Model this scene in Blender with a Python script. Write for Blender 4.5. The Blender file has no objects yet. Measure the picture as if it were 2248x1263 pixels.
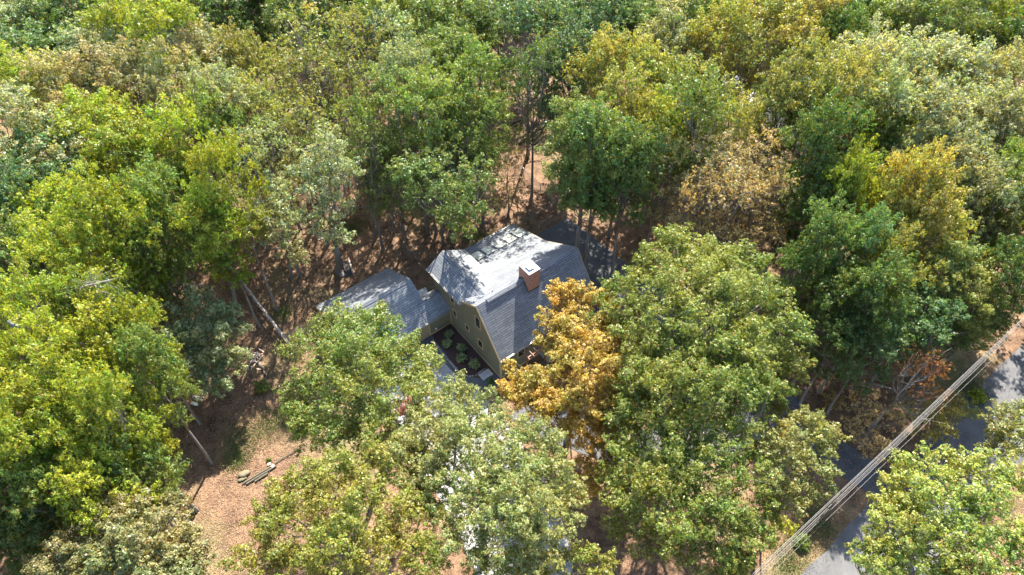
import bpy, math, random
import numpy as np
from mathutils import Vector, Matrix

R = math.radians
# ------------------------------------------------------------------ camera, sky, sun, exposure
sc = bpy.context.scene
PW, PH, FPX, PITCH, CAMH = 2248, 1263, 1552.26, 0.8602, 53.435     # aerial camera, 24 mm lens
cam_d = bpy.data.cameras.new('camera'); cam_d.sensor_width = 36; cam_d.lens = FPX / PW * 36
cam_d.clip_start = 0.5; cam_d.clip_end = 2000
cam = bpy.data.objects.new('camera', cam_d); sc.collection.objects.link(cam)
cam.location = (0, 0, CAMH); cam.rotation_euler = (math.pi / 2 - PITCH, 0, 0)
sc.camera = cam

SUN_AZ, SUN_EL = R(78.5), R(49.5)         # azimuth counter-clockwise from +X
sun_dir = Vector((math.cos(SUN_AZ) * math.cos(SUN_EL), math.sin(SUN_AZ) * math.cos(SUN_EL), math.sin(SUN_EL)))
w = bpy.data.worlds.new('World'); sc.world = w; w.use_nodes = True
nt = w.node_tree; bg = nt.nodes['Background']
sky = nt.nodes.new('ShaderNodeTexSky'); sky.sky_type = 'NISHITA'; sky.sun_disc = False
sky.sun_elevation = SUN_EL; sky.sun_rotation = math.pi / 2 - SUN_AZ
nt.links.new(sky.outputs[0], bg.inputs[0]); bg.inputs[1].default_value = 0.145
sl = bpy.data.lights.new('sun', 'SUN'); sl.energy = 5.0; sl.angle = R(0.5); sl.color = (1.0, 0.93, 0.80)
so = bpy.data.objects.new('sun', sl); sc.collection.objects.link(so)
so.rotation_euler = sun_dir.to_track_quat('Z', 'Y').to_euler()
sc.view_settings.view_transform = 'Standard'; sc.view_settings.look = 'None'
sc.view_settings.exposure = 1.78; sc.view_settings.gamma = 1.0
try:
    sc.cycles.max_bounces = 6; sc.cycles.diffuse_bounces = 3; sc.cycles.glossy_bounces = 2
    sc.cycles.transmission_bounces = 3; sc.cycles.caustics_reflective = False; sc.cycles.caustics_refractive = False
except Exception: pass

COL = sc.collection
def ray(x, y):
    X = (x - PW / 2) / FPX; Y = -(y - PH / 2) / FPX
    c, s = math.cos(PITCH), math.sin(PITCH)
    return np.array([X, Y * s + c, Y * c - s])
def at(x, y, z=0.0):                       # real point at height z that the photo shows at pixel x, y
    d = ray(x, y); return np.array([0, 0, CAMH]) + d * ((z - CAMH) / d[2])
def depth(P):
    return P[1] * math.cos(PITCH) + (CAMH - P[2]) * math.sin(PITCH)

# ------------------------------------------------------------------ materials
def srgb(*c): return c
class NT:
    def __init__(s, name):
        s.m = bpy.data.materials.new(name); s.m.use_nodes = True; s.t = s.m.node_tree
        s.b = s.t.nodes['Principled BSDF']; s.out = s.t.nodes['Material Output']
    def n(s, typ, **kw):
        nd = s.t.nodes.new(typ)
        for k, v in kw.items(): setattr(nd, k, v)
        return nd
    def l(s, a, b): s.t.links.new(a, b)
    def val(s, sock, v): sock.default_value = v
    def noise(s, scale, detail=4, rough=.6, coord='Object', vec=None, dist=0):
        nz = s.n('ShaderNodeTexNoise'); nz.inputs['Scale'].default_value = scale
        nz.inputs['Detail'].default_value = detail; nz.inputs['Roughness'].default_value = rough
        nz.inputs['Distortion'].default_value = dist
        if vec is None:
            tc = s.n('ShaderNodeTexCoord'); vec = tc.outputs[coord]
        s.l(vec, nz.inputs['Vector']); return nz
    def ramp(s, fac, stops):
        r = s.n('ShaderNodeValToRGB'); e = r.color_ramp.elements
        while len(e) < len(stops): e.new(.5)
        for i, (p, c) in enumerate(stops):
            e[i].position = p; e[i].color = (*c, 1) if len(c) == 3 else c
        s.l(fac, r.inputs[0]); return r
    def mix(s, fac, a, b, mode='MIX'):
        mx = s.n('ShaderNodeMix', data_type='RGBA', blend_type=mode)
        for sock, v in ((mx.inputs[0], fac), (mx.inputs[6], a), (mx.inputs[7], b)):
            if isinstance(v, (int, float)): sock.default_value = v
            elif isinstance(v, tuple): sock.default_value = (*v, 1) if len(v) == 3 else v
            else: s.l(v, sock)
        return mx.outputs[2]
    def bump(s, h, strength=.3, dist=.02):
        b = s.n('ShaderNodeBump'); b.inputs['Strength'].default_value = strength; b.inputs['Distance'].default_value = dist
        s.l(h, b.inputs['Height']); s.l(b.outputs[0], s.b.inputs['Normal']); return b
M = {}
def simple(name, c1, c2=None, rough=.7, scale=3, bump=.0, metal=0, spec=.5, coord='Object'):
    k = NT(name)
    c2 = c2 or tuple(x * .75 for x in c1)
    nz = k.noise(scale, 5, .65, coord)
    r = k.ramp(nz.outputs[0], [(.3, c2), (.7, c1)])
    k.l(r.outputs[0], k.b.inputs['Base Color'])
    k.b.inputs['Roughness'].default_value = rough; k.b.inputs['Metallic'].default_value = metal
    k.b.inputs['Specular IOR Level'].default_value = spec
    if bump: k.bump(nz.outputs[0], bump, .02)
    M[name] = k.m; return k

def leaf_material(name='leaf', trans=.38, rough=.42, spec=.45):
    k = NT(name)
    oi = k.n('ShaderNodeObjectInfo'); at_ = k.n('ShaderNodeAttribute', attribute_name='tone')
    sep = k.n('ShaderNodeSeparateColor'); k.l(at_.outputs['Color'], sep.inputs[0])
    hs = k.n('ShaderNodeHueSaturation')
    mr = k.n('ShaderNodeMapRange'); k.l(sep.outputs[1], mr.inputs[0]); mr.inputs[3].default_value = .445; mr.inputs[4].default_value = .54
    mv = k.n('ShaderNodeMapRange'); k.l(sep.outputs[0], mv.inputs[0]); mv.inputs[3].default_value = .25; mv.inputs[4].default_value = 2.0
    k.l(mr.outputs[0], hs.inputs['Hue']); k.l(mv.outputs[0], hs.inputs['Value']); 
    nz = k.n('ShaderNodeTexNoise', noise_dimensions='4D'); nz.inputs['Scale'].default_value = .32; nz.inputs['Detail'].default_value = 3
    tc_ = k.n('ShaderNodeTexCoord'); k.l(tc_.outputs['Object'], nz.inputs['Vector'])
    rm = k.n('ShaderNodeMath', operation='MULTIPLY'); k.l(oi.outputs['Random'], rm.inputs[0]); rm.inputs[1].default_value = 37; k.l(rm.outputs[0], nz.inputs['W'])
    rp = k.ramp(nz.outputs[0], [(.32, (.74, 1.06, .85)), (.5, (1.06, 1.16, 1.0)), (.68, (1.28, 1.22, .95))])
    k.l(k.mix(1.0, oi.outputs['Color'], rp.outputs[0], 'MULTIPLY'), hs.inputs['Color'])
    # a few leaves on every tree have turned yellow-orange
    gt = k.n('ShaderNodeMath', operation='GREATER_THAN'); k.l(sep.outputs[2], gt.inputs[0]); gt.inputs[1].default_value = .955
    col = k.mix(gt.outputs[0], hs.outputs[0], (.34, .2, .06))
    k.l(col, k.b.inputs['Base Color']); k.b.inputs['Roughness'].default_value = rough
    k.b.inputs['Specular IOR Level'].default_value = spec
    tr = k.n('ShaderNodeBsdfTranslucent')
    tc = k.mix(1.0, col, (1.7, 1.5, .5), 'MULTIPLY'); k.l(tc, tr.inputs[0])
    mx = k.n('ShaderNodeMixShader'); mx.inputs[0].default_value = trans
    k.l(k.b.outputs[0], mx.inputs[1]); k.l(tr.outputs[0], mx.inputs[2]); k.l(mx.outputs[0], k.out.inputs[0])
    M[name] = k.m
leaf_material()

def bark():
    k = NT('bark'); nz = k.noise(6, 6, .7); tc = k.n('ShaderNodeTexCoord'); mp = k.n('ShaderNodeMapping')
    mp.inputs['Scale'].default_value = (9, 9, 1.2); k.l(tc.outputs['Object'], mp.inputs[0])
    n2 = k.noise(3, 6, .7, vec=mp.outputs[0])
    r = k.ramp(n2.outputs[0], [(.3, (.06, .05, .042)), (.7, (.33, .295, .26))])
    k.l(r.outputs[0], k.b.inputs['Base Color']); k.b.inputs['Roughness'].default_value = .9
    k.bump(n2.outputs[0], .6, .04); M['bark'] = k.m
bark()
simple('bare_wood', (.34, .31, .28), (.16, .14, .125), .85, 5, .4)

def ground_mat():
    k = NT('forest_floor')
    tc = k.n('ShaderNodeTexCoord'); V = tc.outputs['Object']
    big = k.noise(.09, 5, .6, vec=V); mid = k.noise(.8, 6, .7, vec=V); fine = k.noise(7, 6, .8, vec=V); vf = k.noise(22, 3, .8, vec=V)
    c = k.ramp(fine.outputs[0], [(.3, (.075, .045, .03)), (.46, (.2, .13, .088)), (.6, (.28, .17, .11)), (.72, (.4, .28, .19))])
    c2 = k.ramp(mid.outputs[0], [(.36, (.42, .38, .35)), (.62, (1.18, 1.14, 1.08))])  # soil mottling, its dark patches deepened to imitate missing tree shade
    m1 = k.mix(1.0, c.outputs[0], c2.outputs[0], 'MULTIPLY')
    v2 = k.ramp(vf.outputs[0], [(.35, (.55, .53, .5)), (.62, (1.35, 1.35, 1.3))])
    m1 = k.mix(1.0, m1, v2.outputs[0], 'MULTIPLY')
    grass = k.ramp(mid.outputs[0], [(.3, (.10, .13, .04)), (.7, (.26, .27, .11))])
    gm = k.ramp(big.outputs[0], [(.5, (0, 0, 0)), (.66, (.6, .6, .6))])
    mm = k.mix(gm.outputs[0], m1, grass.outputs[0])
    k.l(mm, k.b.inputs['Base Color']); k.b.inputs['Roughness'].default_value = .85
    k.b.inputs['Specular IOR Level'].default_value = .3
    k.bump(fine.outputs[0], .7, .06); M['forest_floor'] = k.m
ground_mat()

def asphalt(name, a, b, wear=(.16, .15, .15)):
    k = NT(name); tc = k.n('ShaderNodeTexCoord'); V = tc.outputs['Object']
    f = k.noise(30, 4, .8, vec=V); m_ = k.noise(.7, 6, .65, vec=V); l = k.noise(2.2, 7, .75, vec=V, dist=.6)
    c = k.ramp(f.outputs[0], [(.3, a), (.7, b)])
    c2 = k.ramp(m_.outputs[0], [(.35, (.75, .75, .78)), (.7, (1.3, 1.28, 1.25))])
    x = k.mix(1.0, c.outputs[0], c2.outputs[0], 'MULTIPLY')
    lf = k.ramp(l.outputs[0], [(.64, (0, 0, 0)), (.68, (1, 1, 1))])
    x = k.mix(lf.outputs[0], x, wear)
    k.l(x, k.b.inputs['Base Color']); k.b.inputs['Roughness'].default_value = .8
    k.bump(f.outputs[0], .35, .01); M[name] = k.m
asphalt('asphalt', (.07, .073, .082), (.115, .117, .126), (.14, .12, .1))
asphalt('road_asphalt', (.085, .087, .094), (.125, .126, .133), (.16, .135, .11))
asphalt('concrete', (.27, .27, .27), (.38, .375, .37), (.22, .19, .16))
asphalt('gravel', (.42, .38, .37), (.62, .58, .56), (.3, .24, .2))
asphalt('mulch', (.03, .014, .012), (.085, .04, .033), (.05, .026, .02))

def shingle():
    k = NT('shingle'); tc = k.n('ShaderNodeTexCoord')
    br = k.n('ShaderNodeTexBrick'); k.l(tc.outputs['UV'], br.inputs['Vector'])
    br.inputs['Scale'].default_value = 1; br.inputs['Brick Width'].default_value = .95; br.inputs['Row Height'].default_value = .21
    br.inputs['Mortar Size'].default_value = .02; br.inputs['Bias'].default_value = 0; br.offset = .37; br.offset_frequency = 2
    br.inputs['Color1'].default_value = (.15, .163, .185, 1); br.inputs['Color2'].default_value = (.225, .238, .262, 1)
    br.inputs['Mortar'].default_value = (.055, .06, .07, 1)  # tab joints, and course lines that paint in the shadow under the lips
    nz = k.noise(.8, 5, .7); c2 = k.ramp(nz.outputs[0], [(.3, (.78, .8, .82)), (.7, (1.15, 1.15, 1.15))])
    g = k.noise(60, 2, .8); c3 = k.ramp(g.outputs[0], [(.3, (.85, .85, .85)), (.7, (1.2, 1.2, 1.2))])
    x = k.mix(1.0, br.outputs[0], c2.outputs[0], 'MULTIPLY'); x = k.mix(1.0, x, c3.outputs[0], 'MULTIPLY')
    k.l(x, k.b.inputs['Base Color']); k.b.inputs['Roughness'].default_value = .55; k.b.inputs['Specular IOR Level'].default_value = .6
    k.bump(g.outputs[0], .3, .01); M['shingle'] = k.m
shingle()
def siding(name, a, b):
    k = NT(name); tc = k.n('ShaderNodeTexCoord'); sp = k.n('ShaderNodeSeparateXYZ'); k.l(tc.outputs['UV'], sp.inputs[0])
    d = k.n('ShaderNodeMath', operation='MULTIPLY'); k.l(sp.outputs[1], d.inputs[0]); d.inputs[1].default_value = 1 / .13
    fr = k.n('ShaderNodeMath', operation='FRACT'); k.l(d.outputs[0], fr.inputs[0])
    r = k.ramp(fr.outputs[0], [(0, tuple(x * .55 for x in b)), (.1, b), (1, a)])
    nz = k.noise(1.3, 5, .6); c2 = k.ramp(nz.outputs[0], [(.3, (.88, .88, .88)), (.7, (1.1, 1.1, 1.1))])
    x = k.mix(1.0, r.outputs[0], c2.outputs[0], 'MULTIPLY'); k.l(x, k.b.inputs['Base Color'])
    k.b.inputs['Roughness'].default_value = .6; k.bump(fr.outputs[0], .5, .015); M[name] = k.m
siding('olive_siding', (.185, .172, .115), (.155, .143, .093))
siding('garage_door_panel', (.32, .24, .155), (.29, .22, .135))
simple('tan_trim', (.5, .385, .22), (.42, .31, .17), .55, 4)
simple('white_metal', (.4, .4, .4), (.3, .3, .3), .4, 6, 0, .3)
simple('dark_metal', (.03, .03, .033), (.02, .02, .02), .4, 6)
simple('grey_metal', (.45, .46, .48), (.3, .31, .33), .35, 8, 0, .7)
simple('wire_metal', (.17, .17, .18), (.1, .1, .11), .55, 3, 0, .6)
simple('dark_cable', (.06, .06, .065), (.035, .035, .04), .4, 3)
simple('cap_stone', (.78, .77, .75), (.66, .65, .62), .6, 3, .1)
simple('red_wood', (.26, .10, .055), (.18, .07, .04), .6, 7, .2)
simple('grey_wood', (.42, .37, .34), (.2, .17, .15), .85, 6, .4)
simple('weathered_rail', (.56, .49, .46), (.3, .25, .23), .85, 4, .4)
simple('firewood', (.16, .135, .13), (.06, .05, .05), .9, 9, .5)
simple('cut_wood', (.72, .58, .48), (.55, .42, .34), .8, 8, .2)
simple('stone', (.42, .39, .35), (.22, .2, .18), .85, 4, .5)
simple('burlap', (.25, .215, .14), (.14, .12, .07), .9, 6, .6)
simple('pole_wood', (.17, .15, .11), (.08, .068, .05), .85, 8, .4)
simple('interior', (.05, .05, .05), (.03, .03, .03), .9, 2)
def glass(name, c, rough=.05):
    k = NT(name); nz = k.noise(1.2, 3, .6); r = k.ramp(nz.outputs[0], [(.35, tuple(x * .6 for x in c)), (.65, c)])
    k.l(r.outputs[0], k.b.inputs['Base Color']); k.b.inputs['Roughness'].default_value = rough
    k.b.inputs['Specular IOR Level'].default_value = .9; M[name] = k.m
glass('window_glass', (.03, .045, .045))
glass('skylight_glass', (.8, .8, .68), .6)
def brick():
    k = NT('brick'); tc = k.n('ShaderNodeTexCoord'); br = k.n('ShaderNodeTexBrick'); k.l(tc.outputs['UV'], br.inputs['Vector'])
    br.inputs['Scale'].default_value = 1; br.inputs['Brick Width'].default_value = .21; br.inputs['Row Height'].default_value = .078
    br.inputs['Mortar Size'].default_value = .009
    br.inputs['Color1'].default_value = (.55, .2, .1, 1); br.inputs['Color2'].default_value = (.26, .1, .065, 1)
    br.inputs['Mortar'].default_value = (.5, .43, .36, 1)
    nz = k.noise(9, 3, .7); c2 = k.ramp(nz.outputs[0], [(.3, (.7, .7, .7)), (.7, (1.3, 1.3, 1.3))])
    x = k.mix(1.0, br.outputs[0], c2.outputs[0], 'MULTIPLY'); k.l(x, k.b.inputs['Base Color'])
    k.b.inputs['Roughness'].default_value = .85; k.bump(br.outputs['Fac'], -.4, .01); M['brick'] = k.m
brick()

# ------------------------------------------------------------------ object helpers
def tag(o, label=None, cat=None, group=None, kind=None):
    if label: o['label'] = label
    if cat: o['category'] = cat
    if group: o['group'] = group
    if kind: o['kind'] = kind
    return o
def empty(name, loc, rz=0):
    o = bpy.data.objects.new(name, None); COL.objects.link(o); o.location = loc; o.rotation_euler = (0, 0, rz)
    o.empty_display_size = .3; return o
class MB:
    def __init__(s): s.v = []; s.f = []
    def add(s, vs, fs):
        b = len(s.v); s.v += [tuple(map(float, p)) for p in vs]; s.f += [tuple(b + i for i in f) for f in fs]; return s
    def box(s, a, b, rot=None, org=(0, 0, 0)):
        (x0, y0, z0), (x1, y1, z1) = a, b
        vs = [(x, y, z) for z in (z0, z1) for x, y in ((x0, y0), (x1, y0), (x1, y1), (x0, y1))]
        if rot is not None:
            m = Matrix.Rotation(rot, 3, 'Z'); vs = [tuple(m @ Vector(p) + Vector(org)) for p in vs]
        return s.add(vs, [(3, 2, 1, 0), (4, 5, 6, 7), (0, 1, 5, 4), (1, 2, 6, 5), (2, 3, 7, 6), (3, 0, 4, 7)])
    def prism(s, poly, axis, t0, t1):          # poly of (a, b); axis the extrusion axis
        def P(a, b, t): return {'x': (t, a, b), 'y': (a, t, b), 'z': (a, b, t)}[axis]
        n = len(poly); vs = [P(a, b, t0) for a, b in poly] + [P(a, b, t1) for a, b in poly]
        fs = [tuple(range(n)), tuple(range(2 * n - 1, n - 1, -1))] + [(i + n, (i + 1) % n + n, (i + 1) % n, i) for i in range(n)]
        return s.add(vs, fs)
    def tube(s, pts, rad, sides=6):
        pts = [Vector(p) for p in pts]; rad = rad if isinstance(rad, (list, tuple)) else [rad] * len(pts)
        vs = []; fs = []
        ref = Vector((0, 0, 1))
        for i, p in enumerate(pts):
            d = (pts[min(i + 1, len(pts) - 1)] - pts[max(i - 1, 0)]).normalized()
            if abs(d.dot(ref)) > .95: ref = Vector((1, 0, 0)) if abs(d.x) < .8 else Vector((0, 1, 0))
            a = d.cross(ref).normalized(); b = d.cross(a); ref = b.cross(d) if False else ref
            for k in range(sides):
                t = 2 * math.pi * k / sides; vs.append(p + (a * math.cos(t) + b * math.sin(t)) * rad[i])
        for i in range(len(pts) - 1):
            for k in range(sides):
                k2 = (k + 1) % sides; fs.append((i * sides + k, i * sides + k2, (i + 1) * sides + k2, (i + 1) * sides + k))
        fs.append(tuple(range(sides))[::-1]); fs.append(tuple(len(pts) * sides - sides + k for k in range(sides)))
        return s.add(vs, fs)
    def bar(s, p, q, wd, ht, up=(0, 0, 1)):
        p, q = Vector(p), Vector(q); d = (q - p).normalized(); a = d.cross(Vector(up)).normalized(); b = a.cross(d)
        vs = [e + a * (wd / 2) * sx + b * (ht / 2) * sy for e in (p, q) for sx, sy in ((-1, -1), (1, -1), (1, 1), (-1, 1))]
        return s.add(vs, [(0, 1, 2, 3), (7, 6, 5, 4), (0, 4, 5, 1), (1, 5, 6, 2), (2, 6, 7, 3), (3, 7, 4, 0)])
    def build(s, name, mat, parent=None, smooth=False, uv=False, loc=None):
        me = bpy.data.meshes.new(name); me.from_pydata(s.v, [], s.f)
        if uv:
            ul = me.uv_layers.new(name='UVMap')
            me.update()
            for p in me.polygons:
                n = p.normal; t = Vector((0, 0, 1)).cross(n)
                t = Vector((1, 0, 0)) if t.length < .05 else t.normalized(); b = n.cross(t)
                for li in p.loop_indices:
                    c = me.vertices[me.loops[li].vertex_index].co; ul.data[li].uv = (c.dot(t), c.dot(b))
        if smooth: me.polygons.foreach_set('use_smooth', [True] * len(me.polygons))
        me.materials.append(M[mat] if isinstance(mat, str) else mat)
        o = bpy.data.objects.new(name, me); COL.objects.link(o)
        if parent: o.parent = parent
        if loc is not None: o.location = loc
        return o

# ------------------------------------------------------------------ ground, roads
def sheet(name, pts, z, mat, sub=0):
    pts = [(p[0], p[1]) for p in pts]
    m = MB(); n = len(pts); m.add([(x, y, z) for x, y in pts], [tuple(range(n))]); o = m.build(name, mat)
    # triangulate concave outlines safely
    import bmesh
    bm = bmesh.new(); bm.from_mesh(o.data); bmesh.ops.triangulate(bm, faces=bm.faces[:])
    for f in bm.faces:
        if f.normal.z < 0: f.normal_flip()
    bm.to_mesh(o.data); bm.free()
    tag(o, kind='structure'); return o
def wobble(pts, amp=.25, step=1.2, seed=1, closed=True):
    rg = random.Random(seed); out = []
    n = len(pts)
    for i in range(n if closed else n - 1):
        a = np.array(pts[i][:2], float); b = np.array(pts[(i + 1) % n][:2], float); L = np.linalg.norm(b - a); k = max(1, int(L / step))
        for j in range(k):
            p = a + (b - a) * j / k; nr = np.array([-(b - a)[1], (b - a)[0]]) / max(L, 1e-6)
            out.append(tuple(p + nr * rg.uniform(-amp, amp) * (j > 0)))
    return out
def strip(line, wid, seed=1, amp=.12):
    line = [np.array(p[:2], float) for p in line]; L = []; Rr = []
    rg = random.Random(seed)
    fine = []
    for i in range(len(line) - 1):
        p0 = line[max(i - 1, 0)]; p1 = line[i]; p2 = line[i + 1]; p3 = line[min(i + 2, len(line) - 1)]
        for j in range(8):
            t = j / 8
            fine.append(.5 * ((2 * p1) + (-p0 + p2) * t + (2 * p0 - 5 * p1 + 4 * p2 - p3) * t * t + (-p0 + 3 * p1 - 3 * p2 + p3) * t ** 3))
    fine.append(line[-1])
    for i, p in enumerate(fine):
        d = fine[min(i + 1, len(fine) - 1)] - fine[max(i - 1, 0)]; d /= np.linalg.norm(d); n = np.array([-d[1], d[0]])
        L.append(p + n * (wid / 2 + rg.uniform(-amp, amp))); Rr.append(p - n * (wid / 2 + rg.uniform(-amp, amp)))
    return L, Rr
def strip_sheet(name, line, wid, z, mat, seed=1):
    L, Rr = strip(line, wid, seed); m = MB(); n = len(L)
    m.add([(p[0], p[1], z) for p in L] + [(p[0], p[1], z) for p in Rr], [(i, n + i, n + i + 1, i + 1) for i in range(n - 1)])
    return tag(m.build(name, mat), kind='structure')

# ground: one sheet with gentle undulation away from the buildings
gx = np.linspace(-420, 420, 141); gy = np.linspace(-240, 600, 141)
GX, GY = np.meshgrid(gx, gy)
GZ = -.02 - .0 * GX
far = np.clip((np.hypot(GX, GY - 45) - 110) / 120, 0, 1)
GZ = GZ + far * (3 * np.sin(GX * .02) + 2 * np.cos(GY * .024 + 1)) - far * 1.0
m = MB(); nn = 141
m.v = list(zip(GX.ravel().tolist(), GY.ravel().tolist(), GZ.ravel().tolist()))
m.f = [(j * nn + i, j * nn + i + 1, (j + 1) * nn + i + 1, (j + 1) * nn + i) for j in range(nn - 1) for i in range(nn - 1)]
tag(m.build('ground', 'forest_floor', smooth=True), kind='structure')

TH = .66; O3 = np.array([-1.0, 35.236, 0])
UX = np.array([math.cos(TH), math.sin(TH), 0]); VX = np.array([-math.sin(TH), math.cos(TH), 0])
def W(u, v, z=0.0): return O3 + u * UX + v * VX + np.array([0, 0, z])

# public road, running past the lower right corner
rd = [(-15, -12), (5, 2), (20.5, 13.5), (33, 23.5), (41, 30.2), (49.5, 36.5), (62, 45), (90, 66), (140, 100)]
strip_sheet('road', rd, 6.0, .008, 'road_asphalt', 3)
# paved parking pad behind the house and the driveway round its front
sheet('parking_pad', wobble([W(11.2, 12.1), W(18.3, 12.2), W(18.7, 3.0), W(20.0, -7.0), W(13.0, -7.0), W(11.4, -2.0)], .08, 1.5, 4), .004, 'asphalt')
strip_sheet('driveway', [W(16.6, -5), (22.5, 34.0), (26.5, 28.5), (30.6, 24.0)], 2.9, .012, 'asphalt', 5)
strip_sheet('front_driveway', [(23.5, 33.0), (17, 29.0), (10, 28.5), (4.2, 30.4), (.8, 32.6)], 3.4, .016, 'asphalt', 6)
cp = [(953, 747), (1018, 828), (1095, 905), (1130, 950), (1190, 1040), (1250, 1180), (1262, 1290), (1060, 1290), (985, 1130), (900, 990), (845, 890), (775, 800), (850, 745)]
sheet('concrete_drive', wobble([at(*p) for p in cp], .06, 1.5, 7), .02, 'concrete')
sheet('apron', wobble([W(-2.25, 7.85), W(-9.3, 7.85), W(-9.3, 6.0), W(-3.1, 6.9), W(-3.0, 3.0), W(-2.9, .6), W(-1.6, -.3), W(.2, -.6), W(.2, .6), W(-1.4, 1.0), W(-2.4, 2.2)], .04, 1.0, 8), .024, 'asphalt')
sheet('planting_bed', wobble([W(-.02, 7.9), W(-2.2, 7.9), W(-2.5, 4.5), W(-2.45, 2.3), W(-1.6, 1.6), W(-.02, 1.8)], .05, .7, 9), .028, 'mulch')
strip_sheet('gravel_lane', [at(1560, 150), at(1640, 198), at(1690, 262), at(1790, 318), at(1880, 330), at(1945, 372), at(2010, 380)], 3.2, .006, 'gravel', 10)
strip_sheet('gravel_spur', [at(1855, 375), at(1878, 335), at(1900, 296)], 2.2, .009, 'gravel', 11)

# grass patches (nobody could count the blades)
rng = np.random.default_rng(11)
def blades(name, centers, n, h, label, col):
    V = []; F = []
    for (px, py, rx, ry) in centers:
        c = at(px, py); k = n
        xs = c[0] + rng.normal(0, rx, k); ys = c[1] + rng.normal(0, ry, k)
        a = rng.uniform(0, 6.28, k); hh = h * rng.uniform(.5, 1.3, k); wd = .02 * rng.uniform(.7, 1.6, k); ln = rng.normal(0, .05, (k, 2))
        for i in range(k):
            b = len(V); dx, dy = math.cos(a[i]) * wd[i], math.sin(a[i]) * wd[i]
            V += [(xs[i] - dx, ys[i] - dy, -.02), (xs[i] + dx, ys[i] + dy, -.02), (xs[i] + ln[i, 0], ys[i] + ln[i, 1], hh[i])]; F.append((b, b + 1, b + 2))
    m = MB(); m.v = V; m.f = F; k = NT(name); nz = k.noise(1.5, 3); r = k.ramp(nz.outputs[0], [(.3, tuple(x * .6 for x in col)), (.7, col)])
    k.l(r.outputs[0], k.b.inputs['Base Color']); k.b.inputs['Roughness'].default_value = .6; M[name] = k.m
    o = m.build(name, name); tag(o, label, 'grass', kind='stuff')
blades('grass', [(560, 950, 1.1, 1.2), (520, 975, .9, .9), (600, 930, .8, .8), (520, 1010, .6, .6), (740, 680, .8, .6), (770, 500, 1, .8), (1060, 520, 1.3, .4),
                 (620, 690, .6, .6), (1760, 1170, .9, 1.0), (1800, 1150, .7, 1.0), (2130, 850, 1, 1), (1730, 1230, .8, .8), (640, 900, .7, .7)], 2500, .13,
       'thin green grass coming up through the fallen leaves in the yard', (.2, .27, .07))

# fallen leaves lying on the open ground
def litter():
    n = 230000
    px = np.concatenate([rng.uniform(280, 1420, n // 2), rng.uniform(280, 700, n // 4), rng.uniform(1250, 2248, n - n // 2 - n // 4)])
    py = np.concatenate([rng.uniform(180, 900, n // 2), rng.uniform(560, 1290, n // 4), rng.uniform(480, 1290, n - n // 2 - n // 4)])
    X = (px - PW / 2) / FPX; Y = -(py - PH / 2) / FPX; c, s = math.cos(PITCH), math.sin(PITCH)
    dz = Y * c - s; t = -CAMH / dz; x = X * t; y = (Y * s + c) * t
    u = (x - O3[0]) * UX[0] + (y - O3[1]) * UX[1]; v = (x - O3[0]) * VX[0] + (y - O3[1]) * VX[1]
    keep = ~((u > -.3) & (u < 19.5) & (v > -7) & (v < 12.6)) & ~((u > -9.6) & (u < .2) & (v > 1) & (v < 15.6))
    # sparse on road and drives
    rdv = (y - 13.5) - (x - 20.5) * .79; keep &= ~((np.abs(rdv) < 3.8) & (rng.random(n) > .06) & (x > 0))
    keep &= ~((x > -9) & (x < 8) & (y < 36) & (y > 14) & (rng.random(n) > .12))
    x = x[keep]; y = y[keep]; n = len(x)
    a = rng.uniform(0, 6.283, n); L = rng.uniform(.025, .055, n); tz = rng.uniform(.0, .07, (n, 4))
    ca, sa = np.cos(a), np.sin(a); V = np.zeros((n, 4, 3))
    for i, (p, q) in enumerate(((-1, 0), (0, -.55), (1, 0), (0, .55))):
        V[:, i, 0] = x + (ca * p - sa * q) * L; V[:, i, 1] = y + (sa * p + ca * q) * L; V[:, i, 2] = .0 + tz[:, i]
    tone = np.stack([rng.random(n), rng.random(n), rng.random(n)], 1)
    return V, tone
def quad_mesh(name, V, tone):
    n = V.shape[0]; me = bpy.data.meshes.new(name)
    me.vertices.add(n * 4); me.vertices.foreach_set('co', V.astype(np.float32).ravel())
    me.loops.add(n * 4); me.loops.foreach_set('vertex_index', np.arange(n * 4, dtype=np.int32))
    me.polygons.add(n); me.polygons.foreach_set('loop_start', np.arange(0, n * 4, 4, dtype=np.int32))
    try: me.polygons.foreach_set('loop_total', np.full(n, 4, dtype=np.int32))
    except Exception: pass
    a = me.attributes.new('tone', 'FLOAT_COLOR', 'FACE')
    c = np.ones((n, 4), np.float32); c[:, :3] = tone; a.data.foreach_set('color', c.ravel())
    me.update(); me.validate(); return me
k = NT('litter_leaf'); a_ = k.n('ShaderNodeAttribute', attribute_name='tone'); sp_ = k.n('ShaderNodeSeparateColor'); k.l(a_.outputs['Color'], sp_.inputs[0])
r_ = k.ramp(sp_.outputs[0], [(0, (.1, .055, .035)), (.35, (.26, .16, .1)), (.7, (.33, .21, .135)), (.95, (.42, .29, .2)), (1, (.4, .28, .08))])
k.l(r_.outputs[0], k.b.inputs['Base Color']); k.b.inputs['Roughness'].default_value = .6; M['litter_leaf'] = k.m
V_, t_ = litter(); me = quad_mesh('fallen_leaves', V_, t_); me.materials.append(M['litter_leaf'])
o = bpy.data.objects.new('fallen_leaves', me); COL.objects.link(o)
tag(o, 'brown fallen leaves strewn over the yard and the woodland floor', 'fallen leaves', kind='stuff')

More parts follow.
